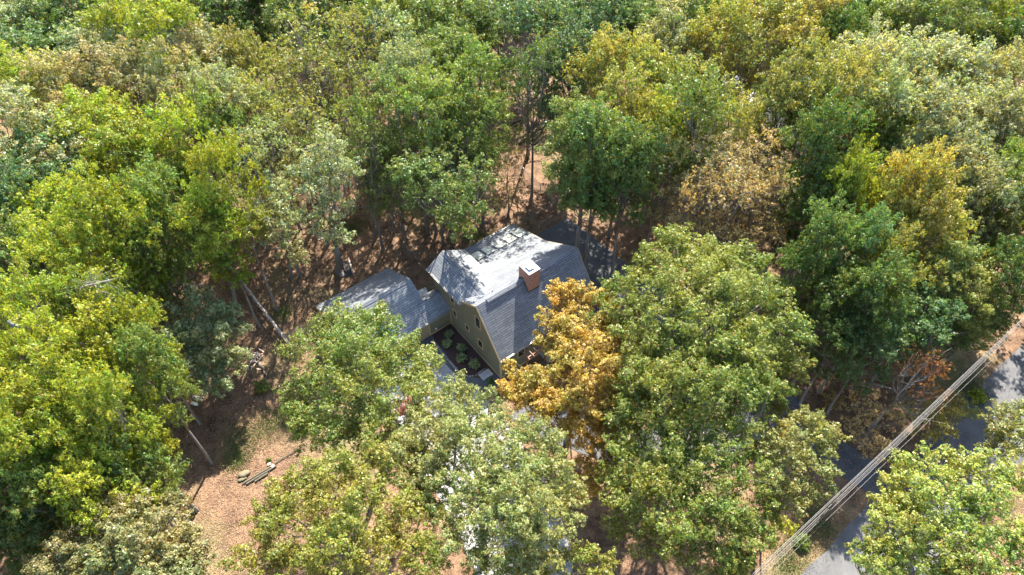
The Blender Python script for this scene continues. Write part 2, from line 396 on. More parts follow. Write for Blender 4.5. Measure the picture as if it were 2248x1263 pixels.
# ------------------------------------------------------------------ house
house = empty('house', tuple(W(0, 0)), TH)
tag(house, 'olive green sided house with a grey shingled gambrel-like roof and a brick chimney', 'house')
def slope(mb, e0, e1, r0, r1, expo=.21, lip=.0105, thick=.14):
    """stepped shingle courses from eave edge e0-e1 up to ridge edge r0-r1"""
    e0, e1, r0, r1 = map(Vector, (e0, e1, r0, r1))
    n = (e1 - e0).cross(r0 - e0)
    if n.z < 0: n = -n
    n.normalize(); L = max((r0 - e0).length, (r1 - e1).length); N = max(1, round(L / expo))
    for i in range(N):
        a0 = e0.lerp(r0, i / N); a1 = e1.lerp(r1, i / N); b0 = e0.lerp(r0, (i + 1) / N); b1 = e1.lerp(r1, (i + 1) / N)
        vs = [a0, a1, a0 + n * lip, a1 + n * lip, b1 + n * .001, b0 + n * .001]
        flip = ((vs[3] - vs[2]).cross(vs[5] - vs[2])).dot(n) < 0
        f1, f2 = (2, 3, 4, 5), (0, 1, 3, 2)
        mb.add(vs, [f1[::-1] if flip else f1, f2])
    d = n * thick
    mb.add([e0 - d, e1 - d, r1 - d, r0 - d, e0, e1, r1, r0], [(0, 1, 2, 3), (0, 4, 5, 1), (1, 5, 6, 2), (2, 6, 7, 3), (3, 7, 4, 0)])
HL = 10.88; OV = .18
RZ, RV = 7.39, 3.06; BZ, BV = 4.8, 7.25; SZ, SV = 3.08, 12.48
# walls, one solid body for the main block and wing, one for the sunroom
mb = MB(); mb.prism([(0, 0), (0, 3.12), (3.06, 7.2), (5.35, 5.72), (7.2, 4.62), (7.2, 0)], 'x', 0, HL - .25); mb.build('wall', 'olive_siding', house, uv=True)
mb = MB(); mb.prism([(.0, 0), (0, 5.62), (1.5, 6.6), (3.4, 5.5), (3.4, 0)], 'y', 4.0, 10.25)
wl = mb.build('wall', 'olive_siding', house, uv=True)
for v_ in wl.data.vertices:
    if v_.co.x < .001: v_.co.x = -.004
mb = MB(); mb.prism([(7.2, 0), (7.2, 4.58), (9.9, 3.7), (12.2, 2.95), (12.2, 0)], 'x', 3.4, HL - .25); mb.build('wall', 'olive_siding', house, uv=True)
# roofs
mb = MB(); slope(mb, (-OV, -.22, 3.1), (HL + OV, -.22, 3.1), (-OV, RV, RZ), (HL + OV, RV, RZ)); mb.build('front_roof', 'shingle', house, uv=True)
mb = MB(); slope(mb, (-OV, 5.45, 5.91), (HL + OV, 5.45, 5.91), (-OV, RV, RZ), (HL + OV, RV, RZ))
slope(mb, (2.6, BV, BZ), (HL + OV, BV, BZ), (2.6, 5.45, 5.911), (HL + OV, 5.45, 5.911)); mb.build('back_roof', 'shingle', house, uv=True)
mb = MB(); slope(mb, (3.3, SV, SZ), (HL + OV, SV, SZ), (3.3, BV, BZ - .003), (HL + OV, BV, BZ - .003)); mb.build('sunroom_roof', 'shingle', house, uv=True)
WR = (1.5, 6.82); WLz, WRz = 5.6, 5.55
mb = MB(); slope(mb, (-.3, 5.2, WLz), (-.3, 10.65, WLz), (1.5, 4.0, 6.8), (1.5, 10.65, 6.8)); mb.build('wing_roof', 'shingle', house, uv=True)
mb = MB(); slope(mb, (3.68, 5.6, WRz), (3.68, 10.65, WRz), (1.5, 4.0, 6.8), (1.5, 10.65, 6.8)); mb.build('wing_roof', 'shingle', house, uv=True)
# ridge caps
def ridge_cap(a, b, parent, wd=.24, h=.05):
    mb = MB(); a, b = Vector(a), Vector(b); d = (b - a).normalized(); s = d.cross(Vector((0, 0, 1))).normalized()
    L = (b - a).length; n = max(1, int(L / .3))
    for i in range(n):
        p = a.lerp(b, i / n); q = a.lerp(b, min(1, (i + 1.1) / n)); lift = .012 * 1
        vs = [p - s * wd - Vector((0, 0, h + .08)), p + Vector((0, 0, h + lift)), p + s * wd - Vector((0, 0, h + .08)), q - s * wd - Vector((0, 0, h + .08)), q + Vector((0, 0, h)), q + s * wd - Vector((0, 0, h + .08))]
        mb.add(vs, [(0, 3, 4, 1), (1, 4, 5, 2), (0, 1, 2), (3, 5, 4)])
    return mb.build('ridge_cap', 'shingle', parent, uv=True)
ridge_cap((.9, RV, RZ + .03), (HL - .5, RV, RZ + .03), house)
ridge_cap((1.5, 4.9, 6.83), (1.5, 10.3, 6.83), house, .22, .04)
# rake boards on the left gable and far gable
mb = MB()
for a, b in [((-.2, -.22, 3.0), (-.2, RV, RZ - .12)), ((-.2, RV, RZ - .12), (-.2, 5.3, RZ - .12 - 2.24 * .62))]: mb.bar(a, b, .05, .2)
mb.build('rake_board', 'tan_trim', house)
mb = MB()
for a, b in [((HL + .2, -.22, 3.0), (HL + .2, RV, RZ - .12)), ((HL + .2, RV, RZ - .12), (HL + .2, BV, BZ - .12)), ((HL + .2, BV, BZ - .12), (HL + .2, SV, SZ - .12))]: mb.bar(a, b, .05, .2)
mb.build('rake_board', 'tan_trim', house)
# gutters
def gutter(a, b, parent, out):
    mb = MB(); a, b, o_ = Vector(a), Vector(b), Vector(out)
    mb.bar(a + o_ * .03, b + o_ * .03, .03, .11); mb.bar(a + o_ * .13, b + o_ * .13, .018, .07); mb.bar(a + o_ * .08 - Vector((0, 0, .05)), b + o_ * .08 - Vector((0, 0, .05)), .09, .02)
    d = (b - a); n = int(d.length / .9); mk = MB()
    for i in range(n):
        p = a + d * ((i + .5) / n); mb.bar(p + o_ * .02 + Vector((0, 0, .06)), p + o_ * .14 + Vector((0, 0, .06)), .04, .02)
    g = mb.build('gutter', 'white_metal', parent)
    mk.bar(a + o_ * .08 + Vector((0, 0, -.03)), b + o_ * .08 + Vector((0, 0, -.03)), .07, .02); mk.build('gutter_strip', 'firewood', g)  # dark strip along the inside of the gutter
    return g
gutter((-.32, 5.3, 5.52), (-.32, 10.65, 5.52), house, (-1, 0, 0))
gutter((-OV, -.25, 3.02), (HL + OV, -.25, 3.02), house, (0, -1, 0))
gutter((3.4, SV + .02, SZ - .07), (HL + OV, SV + .02, SZ - .07), house, (0, 1, 0))
gutter((3.72, 6.2, WRz - .08), (3.72, 10.65, WRz - .08), house, (1, 0, 0))
# corner boards, skirt boards
for (u, v, h) in ((0, 0, 3.05), (0, 7.72, 2.45)):
    mb = MB(); mb.box((u - .03, v - .03, 0), (u + .13 if v == 0 else u - .001, v + .13, h)); mb.build('corner_board', 'tan_trim', house)
mb = MB(); mb.box((-.035, .14, 0), (-.003, 7.7, .27)); mb.build('skirt_board', 'tan_trim', house)
mb = MB(); mb.box((.14, -.035, 0), (HL - .25, -.003, .2)); mb.build('skirt_board', 'tan_trim', house)
# windows: on the left gable wall (plane u = 0) and the front wall (plane v = 0)
def window(parent, plane, a0, a1, z0, z1):
    def box(mb, p0, p1, d0, d1, q0, q1):
        mb.box((d0, p0, q0), (d1, p1, q1)) if plane == 'u' else mb.box((p0, d0, q0), (p1, d1, q1))
    mb = MB(); t = .07
    box(mb, a0 - t, a1 + t, -.05, -.004, z1, z1 + t); box(mb, a0 - t, a1 + t, -.06, -.004, z0 - t, z0)
    box(mb, a0 - t, a0, -.05, -.004, z0, z1); box(mb, a1, a1 + t, -.05, -.004, z0, z1)
    wn = mb.build('window', 'tan_trim', parent)
    mb = MB(); box(mb, a0, a1, -.02, -.006, z0, z1); mb.build('pane', 'window_glass', wn)
    mb = MB(); zm = (z0 + z1) / 2; box(mb, a0, a1, -.035, -.021, zm - .02, zm + .02)
    mb.build('muntin', 'dark_metal', wn); return wn
for a0, a1, z0, z1 in ((2.87, 3.52, 4.22, 5.55), (4.72, 5.22, 2.04, 2.68), (2.68, 3.28, 1.55, 2.5), (6.72, 7.2, 2.05, 2.84), (6.88, 7.42, 3.9, 4.55)):
    window(house, 'u', a0, a1, z0, z1)
window(house, 'v', 1.95, 2.62, 1.5, 2.68); window(house, 'v', 6.6, 7.5, 1.2, 2.5); window(house, 'v', 8.6, 9.5, 1.2, 2.5)
# vertical batten line on the upper wall and a wall lamp
# chimney
CU0, CU1, CV0, CV1, CZ = 4.85, 6.02, 2.22, 3.66, 8.58
mb = MB(); mb.box((CU0, CV0, 5.9), (CU1, CV1, CZ)); ch = mb.build('chimney', 'brick', house, uv=True)
mb = MB(); mb.box((CU0 - .02, CV0 - .02, CZ), (CU1 + .02, CV1 + .02, CZ + .07)); mb.build('chimney_cap', 'cap_stone', ch)
mb = MB(); mb.box((5.2, 2.62, CZ + .07), (5.62, 3.12, CZ + .24)); mb.box((5.1, 2.52, CZ + .24), (5.74, 3.22, CZ + .28)); mb.build('flue_cover', 'white_metal', ch)
mb = MB()
zf = lambda v: 3.1 + (v + .22) * (RZ - 3.1) / (RV + .22)
def flash(pts, hgt=.16):
    for a, b in zip(pts, pts[1:]):
        mb.add([a, b, (b[0], b[1], b[2] + hgt), (a[0], a[1], a[2] + hgt)], [(0, 1, 2, 3)])
e = .012
flash([(CU0 - e, RV, RZ), (CU0 - e, CV0 - e, zf(CV0)), (CU1 + e, CV0 - e, zf(CV0)), (CU1 + e, RV, RZ)])
flash([(CU0 - e, RV, RZ), (CU0 - e, CV1 + e, RZ - .37), (CU1 + e, CV1 + e, RZ - .37), (CU1 + e, RV, RZ)])
mb.build('flashing', 'dark_metal', ch)
# sunroom skylights
def on_sun(v): return BZ + (v - BV) * (SZ - BZ) / (SV - BV)
for u0 in (4.78, 6.02, 7.27, 8.54, 9.8):
    mb = MB(); a, b = 9.82, 11.2; u1 = u0 + .98; za, zb = on_sun(a), on_sun(b)
    h = .08
    vs = [(u0, a, za - .02), (u1, a, za - .02), (u1, b, zb - .02), (u0, b, zb - .02), (u0, a, za + h), (u1, a, za + h), (u1, b, zb + h), (u0, b, zb + h)]
    mb.add(vs, [(0, 4, 5, 1), (1, 5, 6, 2), (2, 6, 7, 3), (3, 7, 4, 0), (4, 7, 6, 5)]); sk = mb.build('skylight', 'dark_metal', house)
    mb = MB(); i_ = .015
    mb.add([(u0 + i_, a + i_, za + h + .006), (u1 - i_, a + i_, za + h + .006), (u1 - i_, b - i_, zb + h + .006), (u0 + i_, b - i_, zb + h + .006)], [(0, 1, 2, 3)])
    mb.build('pane', 'skylight_glass', sk)
for (u, v) in ((2.16, 3.9), (.18, 3.83)):
    z = RZ - (v - RV) * .618; mb = MB(); mb.tube([(u, v, z - .05), (u, v, z + .18)], .05, 10); mb.box((u - .09, v - .09, z + .0), (u + .09, v + .09, z + .03)); mb.build('vent_pipe', 'dark_metal', house)
# entry dormer on the front slope
mb = MB(); pk = 4.78; du = 5.45; v0 = -1.15
slope(mb, (4.35, v0, 3.72), (4.35, .25, 3.72), (du, v0, pk), (du, 1.06, pk)); slope(mb, (6.55, v0, 3.72), (6.55, .25, 3.72), (du, v0, pk), (du, 1.06, pk))
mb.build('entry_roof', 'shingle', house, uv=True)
mb = MB(); mb.prism([(4.5, 3.7), (du, 4.62), (6.4, 3.7)], 'y', v0 + .15, .4); mb.build('entry_gable', 'olive_siding', house, uv=True)
mb = MB(); mb.bar((4.35, v0 - .02, 3.62), (du, v0 - .02, pk - .1), .04, .18); mb.bar((6.55, v0 - .02, 3.62), (du, v0 - .02, pk - .1), .04, .18); mb.build('rake_board', 'tan_trim', house)
for u in (4.6, 6.3):
    mb = MB(); mb.box((u - .08, v0 + .15, 0), (u + .08, v0 + .31, 3.6)); mb.build('porch_post', 'tan_trim', house)
mb = MB(); mb.box((5.0, -.07, .15), (5.9, -.006, 2.3)); dr = mb.build('door', 'red_wood', house); mb = MB(); mb.tube([(5.8, -.12, 1.1), (5.8, -.07, 1.1)], .035, 8); mb.build('handle', 'grey_metal', dr)
mb = MB(); mb.box((4.4, -1.3, 0), (6.5, -.04, .15)); mb.build('doorstep', 'concrete', house)
# pergola over the front window
pg = empty('pergola', tuple(W(3, -.6)), TH); tag(pg, 'reddish wood pergola projecting from the front wall beneath the eave', 'pergola')
for u in (-.84, -.3, .2, .68, 1.16):
    mb = MB(); mb.box((u - .035, -.80, 2.52), (u + .035, .56, 2.62)); mb.build('rafter', 'red_wood', pg)
mb = MB(); mb.box((-1.0, -.5, 2.36), (1.35, -.4, 2.518)); mb.build('beam', 'red_wood', pg)
for u in (-.85, 1.2):
    mb = MB(); mb.box((u - .05, -.5, 0), (u + .05, -.4, 2.358)); mb.build('post', 'red_wood', pg)

# ------------------------------------------------------------------ garage with its low connecting roof
gar = empty('garage', tuple(W(-5.8, 7.85)), TH)
tag(gar, 'garage with low grey shingled roof and tan door, left of the taller house', 'garage')
def G(u, v, z): return (u + 5.8, v - 7.85, z)
g0, g1 = -9.4, -2.3; RG = (11.2, 4.72)
def gprism(poly, t0, t1): return MB().prism([(a - 7.85, b) for a, b in poly], 'x', t0 + 5.8, t1 + 5.8)
gprism([(7.95, 0), (7.95, 2.25), (11.2, 4.55), (15.15, 2.35), (15.15, 0)], g0, g1).build('wall', 'olive_siding', gar, uv=True)
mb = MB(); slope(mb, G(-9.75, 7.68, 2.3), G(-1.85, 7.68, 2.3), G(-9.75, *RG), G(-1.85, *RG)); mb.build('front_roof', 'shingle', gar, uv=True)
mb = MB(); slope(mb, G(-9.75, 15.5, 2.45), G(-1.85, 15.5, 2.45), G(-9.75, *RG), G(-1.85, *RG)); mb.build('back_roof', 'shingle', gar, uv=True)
ridge_cap(G(-9.4, RG[0], RG[1] + .03), G(-2.3, RG[0], RG[1] + .03), gar, .22, .04)
gprism([(7.9, 0), (7.9, 2.28), (9.1, 3.15), (10.2, 2.6), (10.2, 0)], -2.298, -.006).build('passage_wall', 'olive_siding', gar, uv=True)
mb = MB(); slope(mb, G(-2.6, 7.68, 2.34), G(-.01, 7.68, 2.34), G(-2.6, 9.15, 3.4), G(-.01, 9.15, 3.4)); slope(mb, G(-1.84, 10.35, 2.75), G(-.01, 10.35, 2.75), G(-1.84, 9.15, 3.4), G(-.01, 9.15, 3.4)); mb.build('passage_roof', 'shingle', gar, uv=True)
ridge_cap(G(-1.3, 9.15, 3.42), G(-.1, 9.15, 3.42), gar, .2, .03)
mb = MB(); mb.box(G(-2.42, 7.86, 0), G(-2.28, 7.948, 2.24)); mb.build('corner_board', 'tan_trim', gar)
mb = MB(); mb.box(G(-2.27, 7.86, 0), G(-.05, 7.898, .2)); mb.build('skirt_board', 'tan_trim', gar)
mb = MB(); mb.box(G(-5.3, 7.86, .0), G(-2.46, 7.948, 2.12)); mb.build('garage_door', 'garage_door_panel', gar, uv=True)
mb = MB(); mb.box(G(-9.0, 7.86, .0), G(-6.2, 7.948, 2.12)); mb.build('garage_door', 'garage_door_panel', gar, uv=True)
mb = MB(); mb.box(G(-1.75, 7.80, .45), G(-1.6, 7.896, .62)); mb.build('wall_vent', 'cap_stone', gar)
def ggut(a, b, o_): gutter(a, b, gar, o_)
ggut(G(-9.75, 7.66, 2.24), G(-.05, 7.66, 2.24), (0, -1, 0)); ggut(G(-9.75, 15.52, 2.39), G(-1.85, 15.52, 2.39), (0, 1, 0))
mb = MB(); mb.bar(G(-9.76, 7.68, 2.18), G(-9.76, RG[0], RG[1] - .12), .04, .18); mb.bar(G(-9.76, RG[0], RG[1] - .12), G(-9.76, 15.5, 2.33), .04, .18); mb.build('rake_board', 'tan_trim', gar)
# patio between wing and garage
sheet('patio', [W(-1.9, 10.5), W(-.1, 10.5), W(.6, 13.2), W(-1.9, 13.4)], .026, 'cap_stone')

# ------------------------------------------------------------------ bed edging, landing, shrubs, lamp
eb = empty('bed_edging', tuple(W(-1.6, 1.6))); tag(eb, 'low curved edging of rough stones round the dark planting bed', 'edging')
rg = random.Random(5)
def rock(mb, c, r, sq=.6, seed=0, sides=9):
    q = random.Random(seed); vs = []; rings = [(-.6, .75), (.0, 1.0), (.55, .8), (.85, .35)]
    for z, k_ in rings:
        for i in range(sides):
            t = 6.283 * i / sides; rr = r * k_ * q.uniform(.78, 1.15); vs.append((c[0] + math.cos(t) * rr, c[1] + math.sin(t) * rr * .85, c[2] + z * r * sq + q.uniform(-.05, .05) * r))
    fs = [(a * sides + i, a * sides + (i + 1) % sides, (a + 1) * sides + (i + 1) % sides, (a + 1) * sides + i) for a in range(3) for i in range(sides)]
    fs += [tuple(range(sides))[::-1], tuple(3 * sides + i for i in range(sides))]; mb.add(vs, fs)
line = [(-2.52, 7.2), (-2.6, 5.6), (-2.62, 4.2), (-2.58, 3.1), (-2.5, 2.35), (-2.1, 1.85), (-1.6, 1.6), (-1.0, 1.65), (-.4, 1.72)]
org = W(-1.6, 1.6); idx = 0
for a, b in zip(line, line[1:]):
    n = max(2, int(math.hypot(b[0] - a[0], b[1] - a[1]) / .2))
    for i in range(n):
        t = i / n; p = W(a[0] + (b[0] - a[0]) * t + rg.uniform(-.03, .03), a[1] + (b[1] - a[1]) * t) - org
        mb = MB(); rock(mb, (p[0], p[1], .05), rg.uniform(.08, .13), .6, idx, 7); idx += 1
        mb.build('stone', 'stone', eb)
ld = empty('landing', tuple(W(-.85, 1.1)), TH); tag(ld, 'square stone landing beside the house corner at the end of the planting bed', 'landing')
for i in range(3):
    for j in range(2): MB().box((-.55 + i * .37, -.36 + j * .37, 0), (-.55 + i * .37 + .355, -.36 + j * .37 + .355, .11 + .008 * ((i + j) % 2))).build('paver', 'gravel', ld)

# ------------------------------------------------------------------ foliage
def norm(a): return a / np.maximum(np.linalg.norm(a, axis=1, keepdims=True), 1e-9)
def star_leaves(C, N, L, k, rg_, aspect=.34):
    """k leaves radiating from every cluster point C about its axis N; returns quads (m,4,3) and tones"""
    n = len(C); up = np.tile([0.31, .2, .93], (n, 1)); A = norm(np.cross(N, up + rg_.normal(0, .3, (n, 3)))); B = np.cross(N, A)
    ph = rg_.uniform(0, 6.283, n); out = []; tones = []
    ctone = rg_.random((n, 3))
    for i in range(k):
        t = ph + 6.283 * i / k + rg_.normal(0, .35, n)
        d = A * np.cos(t)[:, None] + B * np.sin(t)[:, None] + N * rg_.uniform(-.55, .35, n)[:, None]; d = norm(d)
        s = norm(np.cross(N + rg_.normal(0, .35, (n, 3)), d)); l = (L * rg_.uniform(.7, 1.25, n))[:, None]
        b0 = C + d * l * .12; mid = C + d * l * .6; tip = C + d * l - N * l * .15
        out.append(np.stack([b0, mid + s * l * aspect, tip, mid - s * l * aspect], 1))
        lt = .45 * ctone + .55 * rg_.random((n, 3)); lt[:, 2] = rg_.random(n); tones.append(lt)
    return np.concatenate(out), np.concatenate(tones)
def crown_quads(blobs, rg_, sub=17, dens=9, L=.2, k=5, flat=.85, subr=.31, low=-.45):
    """blobs: (x, y, z, r). Each bough is a ragged set of small plumes of leaf clusters, some thrown well out of it"""
    Cs = []; Ns = []
    for (x, y, z, r) in blobs:
        c = np.array([x, y, z]); m_ = max(5, int(sub * rg_.uniform(.75, 1.25)))
        ax = np.array([rg_.uniform(.85, 1.2), rg_.uniform(.85, 1.2), flat * rg_.uniform(.85, 1.2)])
        i = np.arange(m_); zz = low + (1 - low) * (i + .5) / m_; th = i * 2.39996 + rg_.uniform(0, 6.28); rr = np.sqrt(np.maximum(0, 1 - zz ** 2))
        D = norm(np.stack([rr * np.cos(th), rr * np.sin(th), zz], 1) + rg_.normal(0, .22, (m_, 3)))
        for d in D:
            reach = r * rg_.choice([.5, .72, .85, .95, 1.12], p=[.12, .2, .35, .25, .08]) * rg_.uniform(.9, 1.1); sr = r * subr * rg_.uniform(.6, 1.35)
            p = c + d * reach * ax; q = int(dens * 7.5 * sr * sr * rg_.uniform(.6, 1.3)) + 4
            n_ = norm(rg_.normal(0, 1, (q, 3)) + np.array([0, 0, .35])); t = rg_.uniform(-1.0, 1.0, (q, 1))
            rad = sr * rg_.uniform(.35, 1.1, (q, 1)) * (1 - .35 * t)          # a plume: long along its twig, ragged across
            P = p + n_ * rad * np.array([1, 1, .7]) + d * t * sr * 1.0
            Cs.append(P); Ns.append(norm(n_ * 1.1 + np.array([0, 0, .5]) + rg_.normal(0, .45, (q, 3))))
    C = np.concatenate(Cs); N = np.concatenate(Ns)
    return star_leaves(C, N, L, k, rg_)
def limb(mb, p, q, r0, r1, rg_, bend=.12, seg=5, sides=5):
    p = np.array(p, float); q = np.array(q, float); L = np.linalg.norm(q - p); off = rg_.normal(0, bend * L, 3); off[2] = -abs(off[2]) * .5
    pts = []; rad = []
    for i in range(seg + 1):
        t = i / seg; pts.append(p + (q - p) * t + off * math.sin(math.pi * t) + rg_.normal(0, .02 * L, 3) * (0 < i < seg)); rad.append(r0 + (r1 - r0) * t)
    mb.tube([tuple(a) for a in pts], rad, sides); return pts
def trunk_mesh(mb, base, blobs, rg_, r=.22, lean=(0, 0), twigs=5, sides=7):
    zs = [b[2] for b in blobs]; cx = np.average([b[0] for b in blobs], weights=[b[3] for b in blobs]); cy = np.average([b[1] for b in blobs], weights=[b[3] for b in blobs])
    ztop = max(zs) ; zlow = min(zs)
    fork = np.array([base[0] + (cx - base[0]) * .5, base[1] + (cy - base[1]) * .5, base[2] + max(2.0, (zlow - base[2]) * .62)])
    top = np.array([cx, cy, (ztop + fork[2]) * .5 + .5])
    b0 = np.array(base, float)
    mb.tube([tuple(b0 - [0, 0, .15]), tuple(b0 + [0, 0, .25]), tuple(b0 + (fork - b0) * .35 + rg_.normal(0, .08, 3)), tuple(fork)], [r * 1.75, r * 1.25, r, r * .82], sides)
    mb.tube([tuple(fork), tuple(fork + (top - fork) * .5 + rg_.normal(0, .15, 3)), tuple(top)], [r * .8, r * .6, r * .35], sides)
    for (x, y, z, br) in blobs:
        t = min(1, max(0, (z - fork[2]) / max(top[2] - fork[2], .1) * .55)) * rg_.uniform(.5, 1)
        s0 = fork + (top - fork) * t; e = np.array([x, y, z - br * .1])
        pts = limb(mb, s0, e, r * .42, r * .14, rg_)
        for _ in range(twigs):
            s = pts[rg_.integers(2, len(pts))]; d = norm(rg_.normal(0, 1, (1, 3)) + np.array([[0, 0, .5]]))[0]
            limb(mb, s, e + d * br * rg_.uniform(.6, 1.0), r * .13, r * .03, rg_, .1, 3, 3)
def crown_object(Vq, tone, name='crown'):
    me = quad_mesh(name, Vq, tone); me.materials.append(M['leaf']); return me

PAL = dict(DG=(.075, .125, .035), BG=(.085, .145, .065), G=(.125, .17, .048), OL=(.185, .195, .058), OY=(.255, .235, .06), YG=(.2, .235, .032),
           PG=(.215, .235, .145), PB=(.25, .235, .14), BR=(.3, .235, .14), OR=(.37, .265, .07), RO=(.4, .2, .09), BGN=(.13, .21, .055), PINE=(.17, .2, .06))
WORD = dict(DG='dark green', BG='bluish green', G='mid green', OL='olive green', OY='golden olive', YG='bright yellow-green', PG='pale grey-green', PB='pale green crown tinged with brown',
            BR='light brown', OR='golden orange', RO='rusty orange', BGN='fresh green', PINE='feathery green')
# generic crowns: built once, shared by the woods
def variant(seed, R0=4.5, H=19, nb=11, dens=8, L=.19, low_ring=True, spread=1.0, k=5, sub=17):
    r_ = np.random.default_rng(seed); bl = []
    # leaders
    bl.append((r_.normal(0, .4), r_.normal(0, .4), H - R0 * .42, R0 * .42))
    nb += int(r_.integers(-1, 4)); asym = r_.uniform(0, 6.28); n1 = nb // 2
    for i in range(n1):
        t = 6.283 * i / n1 + r_.uniform(-.3, .3); q = R0 * .55 * r_.uniform(.6, 1.25) * spread * (1 + .25 * math.cos(t - asym))
        bl.append((math.cos(t) * q, math.sin(t) * q, H - R0 * r_.uniform(.35, 1.0), R0 * r_.uniform(.28, .48)))
    n2 = nb - n1 - 1
    for i in range(n2):
        t = 6.283 * (i + .5) / n2 + r_.uniform(-.3, .3); q = R0 * .7 * r_.uniform(.7, 1.25) * spread * (1 + .25 * math.cos(t - asym))
        bl.append((math.cos(t) * q, math.sin(t) * q, H - R0 * r_.uniform(1.15, 1.75), R0 * r_.uniform(.28, .42)))
    t0 = r_.uniform(0, 6.28)
    for i in range(5):
        t = t0 + i * 1.257 + r_.uniform(-.3, .3); q = R0 * r_.uniform(.4, .62); bl.append((math.cos(t) * q, math.sin(t) * q, H - R0 * r_.uniform(1.8, 2.5), R0 * r_.uniform(.24, .33)))
    Vq, tn = crown_quads(bl, r_, sub, dens, L, k)
    mb = MB(); trunk_mesh(mb, (0, 0, 0), bl, r_, .2, twigs=4)
    return crown_object(Vq, tn), mb
VAR = {}
specs = {'d': [dict(seed=s, dens=8) for s in (1, 2, 3, 4, 5, 6, 7, 8)], 's': [dict(seed=s, dens=4, L=.17, nb=13, sub=9) for s in (21, 22, 23)], 'n': [dict(seed=s, R0=3.8, nb=12, dens=7.5, spread=.85) for s in (31, 32)]}
for kk, lst in specs.items():
    VAR[kk] = []
    for sp in lst:
        cm, tb = variant(**sp); t = tb.build('trunk', 'bark', smooth=True); tm = t.data; bpy.data.objects.remove(t); VAR[kk].append((cm, tm, sp.get('R0', 4.5)))
TREES = []      # (root, kind colour, px, py, label or None)
def plant_tree(base, crown_me, trunk_me, col, scale=(1, 1, 1), rz=0, label=None, px=0, py=0, name='tree', mat=None):
    root = empty(name, tuple(base), rz); root.scale = scale
    c = bpy.data.objects.new('crown', crown_me); COL.objects.link(c); c.parent = root; c.color = (*PAL[col], 1)
    t = bpy.data.objects.new('trunk', trunk_me); COL.objects.link(t); t.parent = root
    jit = random.Random(int(px * 7 + py * 13)); f = jit.uniform(.85, 1.15)
    c.color = (PAL[col][0] * f * jit.uniform(.94, 1.07), PAL[col][1] * f, PAL[col][2] * f * jit.uniform(.9, 1.1), 1)
    TREES.append([root, col, px, py, label]); return root
def wood_tree(px, py, rpx, col, H=19, kind='d', label=None):
    rg_ = random.Random(int(px * 31 + py * 17)); V = VAR[kind]; cm, tm, R0 = V[rg_.randrange(len(V))]
    zc = H - 3.9; P = at(px, py, zc); Rm = rpx * depth(P) / FPX; sr = Rm / (R0 * .95); sz = H / 19
    sr = min(max(sr, .55), 1.7)
    plant_tree((P[0], P[1], 0), cm, tm, col, (sr, sr, sz), rg_.uniform(0, 6.28), label, px, py)

